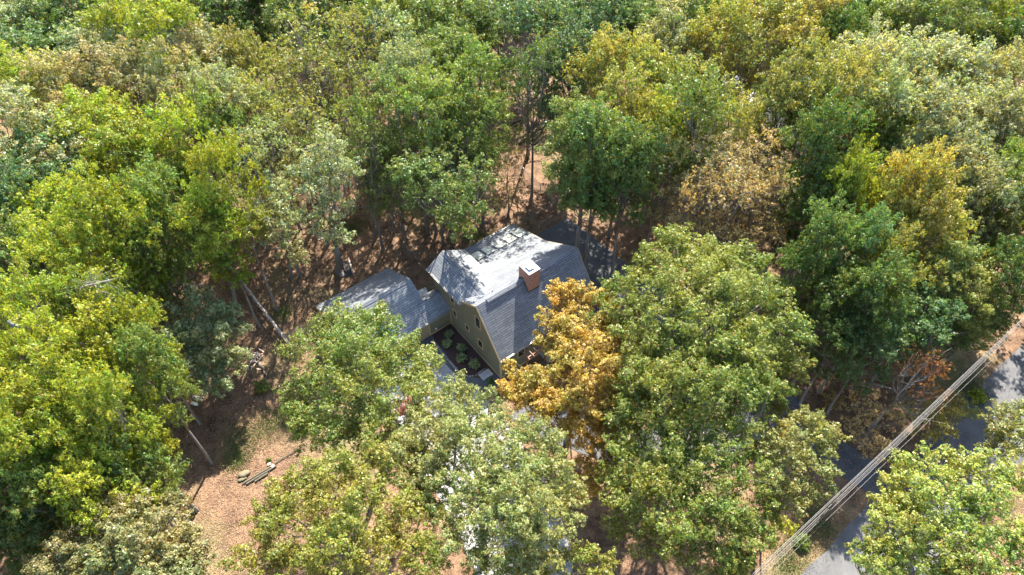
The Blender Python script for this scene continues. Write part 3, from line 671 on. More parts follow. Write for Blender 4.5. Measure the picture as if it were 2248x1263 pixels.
WOODS = """
40,-45,60,DG,19 150,-50,60,G,19 260,-50,60,G,19 370,-50,60,DG,19 480,-45,60,G,19 590,-45,60,DG,19 700,-50,60,G,19 810,-50,60,PG,19 920,-45,60,DG,19 1020,-30,60,DG,19 1090,-50,60,DG,19 1200,-50,60,BG,19 1310,-50,60,DG,19 1420,-50,60,G,19 1530,-45,60,OL,19 1640,-50,60,OL,19 1750,-50,60,G,19 1860,-45,60,DG,19 1960,-35,60,DG,19 2060,-45,60,G,19 2160,-50,60,DG,19 2240,-30,60,YG,19 1975,-5,50,G,18
60,40,75,PG,20 160,25,75,DG,19 250,15,70,DG,18 255,60,62,YG,20 350,57,70,YG,21 467,30,85,DG,19 575,25,70,DG,18 667,15,70,DG,19 410,5,60,G,18
30,125,75,BG,19 110,110,70,DG,18 683,95,85,OL,21,s 40,185,65,YG,19 125,180,62,PB,19 215,115,72,PG,20 280,170,70,PB,20 440,125,70,PB,19
365,190,68,PB,20 500,215,70,PG,20 170,260,60,PB,19 50,285,90,PG,20 110,370,80,BG,19 20,400,60,DG,18 230,280,75,YG,20 300,330,80,YG,20 385,300,65,YG,20
483,370,60,YG,20 490,285,60,G,19 567,335,65,PG,19,s 575,240,62,OL,19,s 640,190,80,OL,21,s 650,290,72,OL,20,s 705,340,46,G,16,s 555,140,58,OL,19
783,90,66,OL,19,s 845,30,62,G,19 900,20,55,DG,18 965,45,70,G,20 865,85,62,PG,20 1035,55,60,G,19 740,20,60,DG,18 885,160,62,PG,20 985,125,72,G,20 1045,160,60,G,19
783,175,66,OL,19,s 820,245,62,G,19,s 925,230,65,G,20 985,245,58,G,19 775,280,55,G,18,s 1050,260,58,G,19 915,325,70,G,17,s 1010,335,62,G,15,s 800,345,65,G,16,s 960,410,60,PG,13.5,s
870,400,60,G,14,s 1060,395,36,G,12,s 1165,55,72,BG,22 1285,45,78,BG,22 1175,150,60,DG,20,s 1250,130,70,BG,21 1100,10,50,DG,18 1345,10,60,DG,18 1400,60,55,BG,18
1345,150,65,OY,20 1410,160,62,OL,20 1380,235,65,OL,20 1450,270,62,YG,19 1315,310,72,DG,20 1385,340,65,DG,19 1470,100,60,PG,19 1470,200,55,OL,18
1455,365,50,PG,18,s 1450,20,60,OL,19 1530,35,62,DG,18 1600,65,65,OY,20 1698,20,80,OY,21 1725,85,72,OY,21 1640,130,60,OL,20,s 1785,20,50,OY,20 1560,110,50,OY,19
1850,30,68,DG,19 1845,90,50,DG,18 1915,55,55,G,19 1998,30,58,PG,19 2065,50,65,G,20 2135,30,55,PG,19 2200,25,60,YG,20 2240,95,55,DG,19 2110,110,45,G,18 1531,235,72,G,20
1731,185,68,OL,20 1800,160,52,OL,19 1862,200,75,OL,21 1865,265,68,YG,20 1715,255,60,DG,19 1798,305,60,DG,19 1915,140,70,PG,21 1990,150,75,PG,21 2075,155,80,PG,21 2160,190,70,PB,20 2225,170,60,PB,20
1950,235,70,PG,20 2040,245,80,PG,20 2130,270,80,PG,20 2215,270,70,PB,20 2098,350,70,PG,19 2180,360,72,PG,19 2235,380,60,G,19 1950,320,55,G,19 1998,405,62,OY,19 2025,340,58,PG,18 1615,250,55,OL,19,s
1600,310,55,OL,19,s 1520,310,50,G,18 1570,380,75,BR,19,s 1655,365,62,BR,19,s 1600,440,80,BR,18,s 1690,430,60,BR,18,s 1525,440,45,BR,17,s 1810,420,62,DG,19 1870,405,52,YG,19 1900,440,50,G,18 2048,480,68,OY,19
1990,490,52,OL,19 2165,430,65,PG,18 2220,470,55,G,18 1815,530,60,DG,18 1895,530,55,BG,18 1770,480,45,DG,17 1965,580,60,OL,17 1925,650,62,DG,17 1840,660,60,DG,17 2000,710,65,BG,15 2080,730,48,BG,11
1830,760,52,DG,14 1905,770,55,BG,13 2215,610,60,DG,16 2220,540,50,OL,17 1755,600,50,DG,15 2170,680,46,DG,12 2115,745,34,G,9 1870,590,50,DG,17 2040,640,52,OL,16
50,455,70,BG,19 135,475,70,YG,20 233,450,72,YG,20 150,545,72,YG,20 60,560,72,G,19 285,500,62,YG,19 230,590,72,YG,19 345,450,60,G,19 465,480,55,YG,18 410,420,50,G,18
340,560,55,G,18 30,690,70,YG,20 125,670,75,YG,20 215,680,65,G,19 85,780,72,YG,20 210,790,72,YG,20 300,720,60,YG,19 315,800,55,G,18 30,870,72,YG,20 125,890,78,YG,20 235,880,72,YG,20
60,985,72,YG,19 175,985,76,YG,19 280,950,60,YG,18 280,1030,55,G,17 210,1080,60,YG,18 110,1080,60,G,18 20,1080,60,G,17 30,1180,70,BG,15 110,1160,62,BG,14
"""
for it in WOODS.split():
    q = it.split(','); wood_tree(float(q[0]), float(q[1]), float(q[2]) * 1.2, q[3], float(q[4]) + ((float(q[0]) * 13 + float(q[1]) * 7) % 10) * .35 - 1.6, q[5] if len(q) > 5 else 'd')

# trees near the house: every crown has its own boughs
def own_tree(label, col, blobs, dens=13, L=.125, k=5, base=None, tr=.24, seed=0, sub=18, col2=None, name='tree', twigs=5, rk=1.1, low=-.35):
    r_ = np.random.default_rng(seed + 100); bl = []
    for (px, py, rp, z) in blobs:
        P = at(px, py, z); rm = rp * depth(P) / FPX * rk; bl.append((P[0], P[1], z - rm * .25, rm))
    cx = sum(b[0] for b in bl) / len(bl); cy = sum(b[1] for b in bl) / len(bl)
    bx, by = (cx, cy) if base is None else (base[0], base[1])
    loc = [(b[0] - bx, b[1] - by, b[2], b[3]) for b in bl]
    Vq, tn = crown_quads(loc, r_, sub, dens * 2.5, L, k, low=low)
    cm = crown_object(Vq, tn); mb = MB(); trunk_mesh(mb, (0, 0, 0), loc, r_, tr, twigs=twigs); t = mb.build('trunk', 'bark', smooth=True); tm = t.data; bpy.data.objects.remove(t)
    mx = sum(b[0] for b in blobs) / len(blobs); my = sum(b[1] for b in blobs) / len(blobs)
    return plant_tree((bx, by, 0), cm, tm, col, label=label, px=mx, py=my, name=name)
PAL['HA'] = (.135, .158, .04); PAL['HB'] = (.165, .178, .06); PAL['HC'] = (.175, .19, .036); PAL['HF'] = (.16, .192, .04); PAL['HG'] = (.14, .163, .032)
PAL['HI'] = (.19, .21, .055); PAL['HL'] = (.155, .172, .066); PAL['RED'] = (.26, .05, .06); PAL['BUSH'] = (.22, .26, .15); PAL['BO'] = (.165, .15, .066)
own_tree('large round-topped green oak in front of the garage', 'HA', [(760,725,68,13.5),(830,712,52,13.5),(700,790,66,12.5),(790,790,78,15),(880,770,66,13.5),(928,815,50,12.5),(690,880,60,12),(770,880,75,14),(860,870,70,14),(675,935,42,10.5),(740,955,55,12),(820,950,60,12.5),(648,870,32,11),(915,880,50,12.5)], seed=1, rk=.98)
own_tree('broad open-crowned green tree over the white concrete drive', 'HB', [(980,870,52,14),(1040,885,52,14),(930,935,52,14),(1110,930,52,14),(1180,975,50,14),(875,1000,50,14),(1020,965,52,15.5),(1100,1020,60,15.5),(1200,1050,56,14.5),(955,1040,42,14.5),(1050,1090,56,16),(1150,1110,64,16),(1235,1120,46,14),(1110,1180,55,15),(1185,1190,50,14.5),(1030,1165,50,15),(1255,1060,28,13),(1080,950,40,11),(980,1000,40,11),(1150,1040,40,11),(1060,1230,40,12),(900,940,40,12),(940,970,36,13),(1000,930,40,14),(1090,1060,50,14),(900,1010,36,13),(960,1100,38,13.5),(920,1070,34,12.5),(985,1140,38,14),(1210,1000,36,12)], dens=14, seed=2)
own_tree('yellow-green tree at the bottom edge, just right of the leaf-strewn clearing', 'HC', [(720,1040,56,15),(800,1035,52,15),(655,1080,52,15),(592,1125,45,14),(730,1110,66,16),(840,1110,56,15),(900,1150,50,14),(640,1170,56,15),(575,1215,46,14),(740,1200,66,16),(840,1220,62,15),(660,1250,56,14),(935,1230,46,14)], dens=14, seed=3)
own_tree('small green tree at the bottom edge right of the open-crowned tree', 'HC', [(1185,1245,42,12),(1255,1235,44,12.5),(1320,1250,38,12),(1090,1262,45,13)], seed=4, tr=.16)
own_tree('golden orange maple against the front of the house', 'OR', [(1260,655,40,11.5),(1222,700,36,11),(1312,655,38,11.5),(1214,742,30,10),(1150,838,32,8),(1118,800,15,7),(1125,855,28,7.5),(1247,790,44,11.5),(1290,725,50,12),(1300,800,56,12.5),(1200,850,50,10),(1260,870,56,11),(1180,895,36,8.5),(1345,860,46,11),(1290,935,44,9),(1320,1005,38,7.5),(1285,1070,30,6),(1370,790,42,11),(1350,720,40,11),(1340,930,36,8),(1250,940,34,8),(1360,1000,28,6.5),(1400,830,36,10),(1155,860,34,8),(1230,640,28,11)], dens=15, L=.14, seed=5)
own_tree('ochre and olive tree squeezed between the golden maple and the very large fresh green tree', 'OY', [(1388,705,34,11.5),(1400,770,36,11.5),(1385,840,38,11),(1362,905,34,9.5),(1345,970,32,8),(1325,1040,28,6.5)], seed=30, tr=.15)
own_tree('very large fresh green tree right of the orange maple', 'HF', [(1480,530,50,16),(1560,560,56,17),(1640,575,48,16),(1430,590,52,15.5),(1510,620,62,18),(1600,640,62,18),(1680,650,50,16.5),(1725,720,50,15.5),(1460,680,56,17),(1550,710,62,18),(1640,730,56,17),(1395,660,46,15),(1405,745,50,15),(1480,770,56,16),(1580,790,56,16),(1685,800,50,14.5),(1740,790,40,13.5),(1360,640,40,13.5),(1350,700,36,12.5),(1440,810,40,14),(1640,780,44,14),(1700,850,34,12.5),(1560,590,44,15)], dens=13, seed=6, tr=.34)
own_tree('green tree with yellow-tipped boughs below the very large fresh green tree', 'HG', [(1550,830,50,14.5),(1490,865,50,14.5),(1620,860,46,13.5),(1430,920,55,13.5),(1510,940,62,15),(1600,950,60,14.5),(1385,1000,54,12.5),(1460,1030,66,14),(1560,1040,66,14.5),(1645,1060,55,13.5),(1400,1095,54,12.5),(1490,1130,66,13.5),(1590,1150,64,13.5),(1650,1160,48,12),(1440,1190,42,11),(1530,1220,50,11.5),(1610,1230,44,11),(1560,880,50,13.5),(1370,940,36,11),(1340,1050,30,9.5),(1690,1110,30,10.5),(1680,980,36,12),(1360,1150,32,9),(1460,800,44,14.5),(1540,790,46,15),(1640,820,44,14),(1700,830,34,12.5),(1400,850,44,13),(1430,790,40,13.5),(1690,900,34,11.5),(1480,880,44,14),(1390,1060,34,10),(1390,890,38,12.5),(1420,840,36,13),(1345,900,28,10),(1410,815,40,15.5),(1470,830,46,17),(1545,838,48,17.5),(1625,845,46,17),(1695,850,38,15.5)], dens=13, seed=7, tr=.3)
own_tree('rounded pale green tree between the wires and the larger green trees', 'HL', [(1770,935,42,13),(1815,960,34,12),(1735,990,46,13.5),(1795,1020,42,12.5),(1700,1030,36,13),(1730,1080,40,11.5),(1780,1080,28,11)], seed=8, tr=.18)
own_tree('tall yellow-green tree filling the bottom right corner beyond the road', 'HI', [(2060,1040,52,18),(2150,1030,52,18),(2230,1050,52,18),(1995,1090,46,17),(2080,1110,62,19),(2180,1120,64,19),(1968,1160,50,17),(2050,1190,60,18.5),(2150,1210,64,19),(2240,1200,56,18.5),(1935,1225,42,16.5),(2020,1255,50,17),(2110,1262,46,18),(1908,1205,34,16),(1958,1100,34,16),(1992,1045,34,16.5)], dens=11, seed=9, L=.14, tr=.3)
own_tree('pale green tree at the right edge beside the road', 'HL', [(2212,925,38,16),(2240,965,38,16),(2198,975,32,15),(2250,905,34,15)], seed=10)
PAL['HD'] = (.19, .215, .12)
own_tree('small pale green dogwood left of the weathered rail fence', 'HD', [(430,675,50,9),(480,740,50,7.5),(400,745,46,7.5),(440,795,46,6.5),(500,700,30,7),(378,700,32,7),(512,790,32,6),(455,840,34,5.5)], seed=12, tr=.13, L=.14)
own_tree('brownish olive tree at the bottom left, its leaves turning', 'BO', [(290,1120,45,12.5),(230,1160,52,13),(160,1200,52,12.5),(350,1150,45,12),(300,1200,60,14),(400,1200,46,12),(220,1240,56,13),(350,1250,56,13),(430,1240,36,11),(130,1250,46,12),(375,1110,30,11)], dens=11, seed=13, L=.16)
own_tree('bright yellow-green tree with drooping boughs above the fence corner', 'YG', [(480,440,42,15),(500,490,34,14),(445,520,38,13.5),(420,470,30,14),(500,560,30,11),(470,580,26,10),(520,400,30,14)], seed=14, base=at(522, 690)[:2], tr=.2)
own_tree('thin-leaved tree with dark leaning trunk beside the firewood', 'PG', [(700,410,40,15),(735,450,34,13.5),(715,500,34,11),(745,520,24,9.5),(680,470,28,12),(690,360,44,16),(755,370,38,16),(720,310,38,18)], seed=15, base=at(743, 596)[:2], dens=5, tr=.3, L=.15)
own_tree('thin tree with light foliage standing in the leafy clearing left of the garage', 'PG', [(590,460,42,13),(620,500,34,11),(640,545,26,8.5),(560,500,26,11),(655,565,18,7),(605,410,32,14)], seed=16, base=at(640, 610)[:2], dens=6, tr=.16, L=.15)
own_tree('slender tree whose dark trunk rises just behind the back corner of the house', 'G', [(1000,420,40,14),(1030,460,34,11.5),(985,470,34,11),(1010,500,26,9),(960,380,44,15),(1042,372,38,15),(925,430,34,12.5),(900,370,36,15)], seed=17, base=at(993, 545)[:2], dens=6, tr=.2, L=.15)
own_tree('dark green tree standing over the parking pad right of the leafy gap', 'G', [(1255,255,50,17),(1232,315,44,15),(1295,315,55,16),(1240,380,44,12.5),(1300,385,50,13),(1350,350,50,15.5),(1275,430,36,10.5),(1330,430,40,11),(1310,260,46,17.5)], dens=13, seed=27, tr=.26)
own_tree('small yellowing bush tree behind the house at the head of the leafy gap', 'BR', [(1110,370,30,7),(1120,420,30,5.5),(1100,330,24,8),(1130,340,22,7)], seed=18, dens=3, tr=.1, L=.13)
own_tree('rusty orange tree with bare pale branches left of the overhead wires', 'RO', [(2035,790,34,9),(2060,815,24,8),(2005,800,20,8),(2060,870,24,6.5),(2020,850,22,7)], seed=19, dens=2.2, tr=.14, L=.13, twigs=12, base=at(1945, 905)[:2])
own_tree('feathery light green pine right of centre near the road', 'PINE', [(2110,560,40,14),(2160,590,34,13),(2080,600,34,13),(2130,640,46,12),(2180,650,30,11),(2090,680,36,10.5),(2150,710,34,9.5)], seed=20, dens=16, L=.12, name='pine_tree')
own_tree('low brown-leaved tree in the shade by the wires', 'BR', [(1900,880,34,5),(1950,920,34,4.5),(1880,940,28,4),(1990,900,28,5),(1930,980,26,4)], seed=21, dens=4, tr=.1, L=.13)
own_tree('low yellow and orange tree beside the road under the wires', 'OY', [(2060,900,30,5),(2100,890,26,4.5),(2040,940,26,4),(2130,900,20,4),(2080,950,20,3.5)], seed=22, dens=6, tr=.1, L=.13)
own_tree('small yellow-green sapling at the roadside below the pale green tree', 'YG', [(1700,1140,24,5),(1730,1160,20,4.5),(1690,1180,18,4)], seed=23, tr=.07, L=.12)
own_tree('low green sapling between the bottom green trees', 'G', [(1600,1245,28,6),(1420,1245,24,6)], seed=24, tr=.08, L=.13) if False else None
own_tree('slight red-leaved sapling showing between the two foremost green trees', 'RED', [(890,893,9,14.2),(897,877,6,14.5),(882,905,7,14),(886,890,16,14.2)], seed=25, dens=.6, tr=.05, L=.09, sub=6)
own_tree('small pale green tree at the lower left beside the brownish olive tree', 'HC', [(330,1075,30,8),(310,1110,26,8),(300,1060,20,8)], seed=26, tr=.1, L=.14)

# ordinals for the woodland trees
rows = [(70, 'along the top edge'), (150, 'of the second row'), (240, 'of the third row'), (330, 'of the fourth row'),
        (430, 'behind the clearing'), (540, 'level with the house roof top'), (660, 'level with the garage'), (800, 'level with the front of the house'), (960, 'below the fence level'), (1300, 'near the bottom edge')]
rows.insert(0, (-20, 'cut off by the top edge'))
buckets = {}
for T in TREES:
    T[0]['category'] = 'tree'
    if T[4]: T[0]['label'] = T[4]; continue
    rw = next(n for n, (y, _) in enumerate(rows) if T[3] < y); buckets.setdefault((rw, T[1]), []).append(T)
ORD = 'first second third fourth fifth sixth seventh eighth ninth tenth eleventh twelfth thirteenth fourteenth fifteenth'.split()
for (rw, c), lst in buckets.items():
    lst.sort(key=lambda T: T[2])
    for i, T in enumerate(lst):
        wd = WORD[c] + (' tree' if 'crown' not in WORD[c] else '')
        T[0]['label'] = f"{'lone' if len(lst) == 1 else ORD[i] + ' from left' if i else 'leftmost'} {wd} {rows[rw][1]}"
        T[0]['group'] = 'trees of the woods around the house'

# five shrubs in the bed
def shrub(px, py, r, label, col='BUSH', group='shrubs in the planting bed', seed=0, z=.03):
    P = at(px, py, r * .6); r_ = np.random.default_rng(400 + seed)
    bl = [(0, 0, r * .7, r * .7)] + [(math.cos(t) * r * .5, math.sin(t) * r * .5, r * .5, r * .5) for t in (0, 1.3, 2.5, 3.8, 5)]
    Vq, tn = crown_quads(bl, r_, 10, 60, .1, 5, subr=.4); root = empty('shrub', (P[0], P[1], z)); me = crown_object(Vq, tn, 'foliage')
    c = bpy.data.objects.new('foliage', me); COL.objects.link(c); c.parent = root; c.color = (*PAL[col], 1)
    mb = MB()
    for t in range(4): limb(mb, (0, 0, 0), (math.cos(t * 1.6) * r * .4, math.sin(t * 1.6) * r * .4, r * .8), .015, .006, r_, .1, 3, 4)
    mb.build('stem', 'bark', root); tag(root, label, 'shrub', group)
for i, (x, y, r, l) in enumerate([(986, 733, .42, 'variegated pale green shrub nearest the garage wall, deepest in the bed'), (982, 754, .46, 'pale green shrub second from the garage wall along the drive edge of the bed'),
                                  (1013, 764, .46, 'middle pale green shrub of the planting bed'), (1012, 786, .5, 'pale green shrub fourth from the garage wall in the bed'), (1041, 799, .5, 'pale green shrub nearest the stone landing')]):
    shrub(x, y, r, l, seed=i)
shrub(1077, 838, .3, 'tiny dark green plant at the foot of the front house corner', 'DG', None, 9, 0)
for i, (x, y, r, c, l) in enumerate([(1620, 1240, 1.0, 'G', 'dark green undergrowth shrub at the bottom edge below the green trees'), (1340, 1150, .8, 'BR', 'brownish undergrowth shrub in the dark gap at the bottom centre'),
        (1830, 880, .9, 'BR', 'brown undergrowth shrub in the shade above the pale round tree'), (2150, 870, .7, 'YG', 'yellow-green shrub on the verge where the wires cross the road bend'), (1760, 1190, .6, 'G', 'green verge shrub between the lowest wires and the road'),
        (575, 850, .7, 'G', 'low green shrub over the pile of pale sticks'), (1250, 250, 1.0, 'YG', 'yellow-green shrub at the far end of the leafy gap'), (340, 965, .7, 'YG', 'small shrub at the clearing edge beside the tree stump'),
        (590, 1010, .16, 'G', 'small weed clump at the far end of the stacked poles')]):
    shrub(x, y, r, l, c, 'undergrowth shrubs', 20 + i, 0)

# ------------------------------------------------------------------ bare branches
def bare(px, py, z, px2, py2, z2, label, seed, r=.09, n=9):
    P = at(px, py, z); Q = at(px2, py2, z2); r_ = np.random.default_rng(seed); L = np.linalg.norm(Q - P)
    g = np.array([P[0], P[1], 0]); root = empty('dead_tree', tuple(g)); mb = MB()
    mb.tube([(0, 0, -.1), (0, 0, z * .5), tuple(P - g)], [r * 1.6, r * 1.3, r], 7); mb.build('trunk', 'bare_wood', root, smooth=True)
    mb = MB(); pts = limb(mb, P - g, Q - g, r, r * .25, r_, .08, 6, 5)
    for i in range(n):
        s = pts[r_.integers(1, 6)]; d = norm(((Q - P) / L + r_.normal(0, .7, 3))[None])[0]; e = s + d * L * r_.uniform(.3, .7); pp = limb(mb, s, e, r * .4, r * .1, r_, .12, 4, 4)
        for _ in range(3):
            d2 = norm((d + r_.normal(0, .7, 3))[None])[0]; limb(mb, pp[r_.integers(1, 4)], e + d2 * L * .22, r * .15, r * .05, r_, .1, 3, 3)
    mb.build('branches', 'bare_wood', root, smooth=True); tag(root, label, 'dead tree')
bare(160, 640, 17.5, 245, 615, 18.5, 'bleached dead tree with thick forked limb among the yellow-green crowns', 1, .12, 6)
bare(360, 615, 9, 425, 625, 9.5, 'dead tree with curling white twigs above the small dogwood', 2, .08)
bare(20, 705, 17.5, 95, 705, 18, 'dead tree at the left edge with one long pale limb', 3, .14)
bare(0, 955, 17, 55, 955, 17.5, 'pale dead fork poking out of the crowns at the left edge', 4, .12)
bare(1950, 890, 4, 2010, 820, 9, 'grey leaning dead tree below the rusty orange tree', 5, .14, 16)
bare(1160, 330, 1.2, 1205, 300, 2.5, 'fallen dead limb with yellowing twigs in the leafy gap behind the house', 6, .09, 10)
bare(850, 470, 3, 905, 545, 3.5, 'dead sapling behind the garage roof', 7, .05)

# ------------------------------------------------------------------ fences
def rail_fence():
    a, b = at(513.5, 594.7, 1.2), at(634, 752.5, 1.2); f = empty('rail_fence', (b[0], b[1], 0)); d = a - b; L = np.linalg.norm(d[:2]); n = 6
    e2 = d * 1.35
    mb = MB(); mb.bar((0, 0, 1.2), tuple(e2 + [0, 0, 1.2]), .17, .07); mb.build('top_rail', 'weathered_rail', f)
    for z in (.35, .8): mb = MB(); mb.bar((0, 0, z), tuple(e2 + [0, 0, z]), .035, .14); mb.build('rail', 'weathered_rail', f)
    for i in range(7):
        p = e2 * (i / 6); mb = MB(); mb.box((p[0] - .055, p[1] - .055, -.1), (p[0] + .055, p[1] + .055, 1.16)); mb.build('post', 'grey_wood', f)
    tag(f, 'long weathered timber fence with a broad pale top rail left of the garage', 'fence')
rail_fence()
def wire_fence(pts, label, hh=1.2, step=2.2, mesh=.14, name='chain_link_fence', gate=None):
    o3 = np.array([pts[0][0], pts[0][1], 0]); f = empty(name, tuple(o3)); P = [np.array([p[0], p[1], 0]) - o3 for p in pts]
    mr = MB(); mm = MB()
    for a, b in zip(P, P[1:]):
        mr.tube([tuple(a + [0, 0, hh]), tuple(b + [0, 0, hh])], .02, 6); L = np.linalg.norm(b - a); n = max(1, int(L / step)); d = (b - a) / L
        for i in range(n + 1):
            p = a + (b - a) * i / n; mp = MB(); mp.tube([tuple(p - [0, 0, .1]), tuple(p + [0, 0, hh + .05])], .032, 7); mp.build('post', 'grey_metal', f)
        q = -hh
        while q < L:
            for sgn in (1, -1):
                s0, s1 = (max(q, 0), min(q + hh, L)) if sgn == 1 else (max(q, 0), min(q + hh, L))
                if s1 <= s0: continue
                z0, z1 = (s0 - q, s1 - q) if sgn == 1 else (hh - (s0 - q), hh - (s1 - q))
                mm.bar(tuple(a + d * s0 + [0, 0, max(z0, .02)]), tuple(a + d * s1 + [0, 0, max(z1, .02)]), .008, .008)
            q += mesh
    mr.build('top_rail', 'wire_metal', f); mm.build('mesh', 'grey_metal', f); tag(f, label, 'fence')
wire_fence([at(629, 734, 1.2), at(683, 704, 1.2), at(707, 691, 1.2)], 'short chain-link fence joining the timber fence to the garage corner')
wire_fence([at(1113, 338, 1.2), at(1187, 403, 1.2), at(1235, 445, 1.2)], 'straight wire fence crossing the leafy gap behind the house')
wire_fence([W(11.3, 12.45), W(18.4, 12.5)], 'wire fence along the far edge of the paved parking pad', .9, 2.4)
wire_fence([W(11.6, 14.2), W(20.4, 14.3)], 'second wire fence running parallel just beyond the parking pad', 1.1, 2.6)
wire_fence([at(765, 230, 1.2), at(825, 210, 1.2)], 'bit of wire fence in a dark gap of the woods left of the leafy gap', .9)
wire_fence([at(1940, 32, 1.2), at(1985, 45, 1.2), at(2040, 68, 1.2), at(2090, 92, 1.2), at(2150, 112, 1.2)], 'far wire fence glimpsed in gaps near the top right corner')

# ------------------------------------------------------------------ small things on the ground
def pile(name, px, py, label, cat, items, rz=0):
    P = at(px, py); f = empty(name, (P[0], P[1], 0), rz); tag(f, label, cat); return f
# firewood stack by the leaning trunk
fw = pile('firewood_stack', 762, 590, 'dark split firewood stacked beside the leaning trunk left of the garage', 'firewood', 0, TH + 1.25)
q = random.Random(3)
for r_i in range(3):
    for i in range(9 - r_i):
        x = -.95 + i * .21 + r_i * .1; MB().tube([(x, -.28 + q.uniform(-.04, .04), .1 + r_i * .18), (x + q.uniform(-.02, .02), .28, .1 + r_i * .18)], q.uniform(.08, .11), 7).build('log', 'firewood', fw)
mb = MB(); mb.box((-1.0, -.5, 0), (.9, -.36, .55)); mb.build('board', 'cut_wood', fw)
fw2 = pile('firewood_stack', 751, 603, 'small low heap of grey split logs at the foot of the leaning trunk', 'firewood', 0, TH + 1.4)
for i in range(4): MB().tube([(-.3 + i * .2, -.3, .1), (-.3 + i * .2, .3, .1)], .09, 7).build('log', 'grey_wood', fw2)
fw3 = pile('stone_heap', 516, 692, 'grey stones heaped at the foot of the mossy leaning trunk by the fence', 'stones', 0)
for i in range(12):
    mb = MB(); rock(mb, (q.uniform(-.5, .5), q.uniform(-.6, .6), .1 + q.uniform(0, .15)), q.uniform(.12, .22), .6, i + 50); mb.build('stone', 'stone', fw3)
# stacked poles
a, b = at(533, 1064), at(600, 1024); rzp = math.atan2(b[1] - a[1], b[0] - a[0]); Lp = float(np.linalg.norm(b - a))
for i, (off, s, e_, l) in enumerate([(0, 0, Lp, 'upper timber pole of the bundle lying in the clearing'), (-.2, .25, Lp + .2, 'middle timber pole of the bundle lying in the clearing'), (-.4, .9, Lp - .6, 'lower shorter timber pole of the bundle in the clearing'), (.12, Lp + .1, Lp + 2.6, 'thin dark pole reaching from the bundle up to the tree shade')]):
    o = MB().tube([(s, off, .1), ((s + e_) / 2, off + .02, .12), (e_, off + .03, .1)], .085 if i < 3 else .05, 8).build('timber_pole', 'pole_wood', smooth=False, loc=(a[0], a[1], 0)); o.rotation_euler = (0, 0, rzp); tag(o, l, 'pole', 'timber poles in the clearing')
for i, (x, y, l) in enumerate([(592, 1021, 'left pale wood block at the end of the timber poles'), (600, 1025, 'right tan wood block at the end of the timber poles')]):
    P = at(x, y); o = MB().box((-.13, -.1, 0), (.13, .1, .2)).build('wood_block', 'cut_wood', loc=(P[0], P[1], 0)); o.rotation_euler = (0, 0, .5 + i * .5); tag(o, l, 'block')
P = at(537, 1043); sk = MB(); rock(sk, (0, 0, .16), .48, .45, 77, 12); sk.v = [(x * 1.1, y * .75, max(z, 0)) for x, y, z in sk.v]
o = sk.build('sack', 'burlap', smooth=True, loc=(P[0], P[1], 0)); o.rotation_euler = (0, 0, .6); tag(o, 'plump beige sack lying beside the timber poles', 'sack')
P = at(532, 1053); sk = MB(); rock(sk, (0, 0, .09), .27, .4, 78, 10); o = sk.build('sack', 'burlap', smooth=True, loc=(P[0], P[1], 0)); o.scale = (1.3, .8, 1); o.rotation_euler = (0, 0, .5); tag(o, 'smaller flat beige sack touching the ends of the timber poles', 'sack')
def log(px, py, px2, py2, r, label, mat='grey_wood', name='fallen_log'):
    A, B = at(px, py), at(px2, py2); d = B - A; mb = MB(); q_ = np.random.default_rng(int(px)); pts = [(0, 0, r)] + [tuple(d * t + q_.normal(0, .04, 3) * [1, 1, 0] + [0, 0, r]) for t in (.3, .6)] + [(d[0], d[1], r * .9)]
    mb.tube(pts, [r, r * .95, r * .85, r * .7], 8); o = mb.build(name, mat, smooth=True, loc=(A[0], A[1], 0)); tag(o, label, 'log'); return o
log(320, 1119, 369, 1099, .13, 'pale fallen log in the shade above the brownish olive tree', 'bare_wood')
log(554, 1208, 570, 1219, .04, 'small dead stick on the open leaf litter near the bottom edge', 'firewood', 'stick')
log(567, 795, 583, 826, .13, 'short dark log standing out at the stick pile in the clearing', 'firewood')
log(1103, 282, 1150, 262, .12, 'thin straight log across the sunlit leafy gap behind the house', 'firewood')
log(1140, 318, 1175, 290, .14, 'dark log lying in shade at the leafy gap behind the house', 'firewood')
log(1108, 289, 1150, 268, .09, 'second thinner log beside the straight one in the leafy gap', 'pole_wood')
log(405, 915, 425, 906, .04, 'thin stick on the leaf litter below the pale rocks', 'firewood', 'stick')
bp = pile('brush_pile', 560, 790, 'pile of pale split sticks and debris in the clearing beside the dogwood', 'brush pile', 0)
for i in range(34):
    c = np.array([q.gauss(0, .32), q.gauss(.1, .6), q.uniform(.04, .2)]); t = q.uniform(0, 3.14); l_ = q.uniform(.12, .32); MB().bar(tuple(c - [math.cos(t) * l_, math.sin(t) * l_, 0]), tuple(c + [math.cos(t) * l_, math.sin(t) * l_, q.uniform(-.03, .08)]), .07, .04).build('stick', 'cut_wood', bp)
for i, (x, y, r, l) in enumerate([(428, 887, .3, 'smooth whitish rock in the leaf litter of the clearing'), (432, 875, .42, 'broad grey rock just above the whitish rock'), (447, 872, .2, 'small grey rock right of the broad grey rock'), (362, 925, .3, 'pale rock beside the dark tree stump')]):
    P = at(x, y); mb = MB(); rock(mb, (0, 0, r * .2), r, .45, 90 + i, 10); o = mb.build('rock', 'cap_stone' if i in (0, 3) else 'stone', loc=(P[0], P[1], 0)); o.scale = (1.25, .7, 1); o.rotation_euler = (0, 0, -.4); tag(o, l, 'rock')
P = at(345, 930); mb = MB(); mb.tube([(0, 0, -.05), (0, 0, .15), (0, 0, .75)], [.62, .5, .44], 14); o = mb.build('tree_stump', 'bark', loc=(P[0], P[1], 0)); tag(o, 'broad dark tree stump at the shady left edge of the clearing', 'stump')

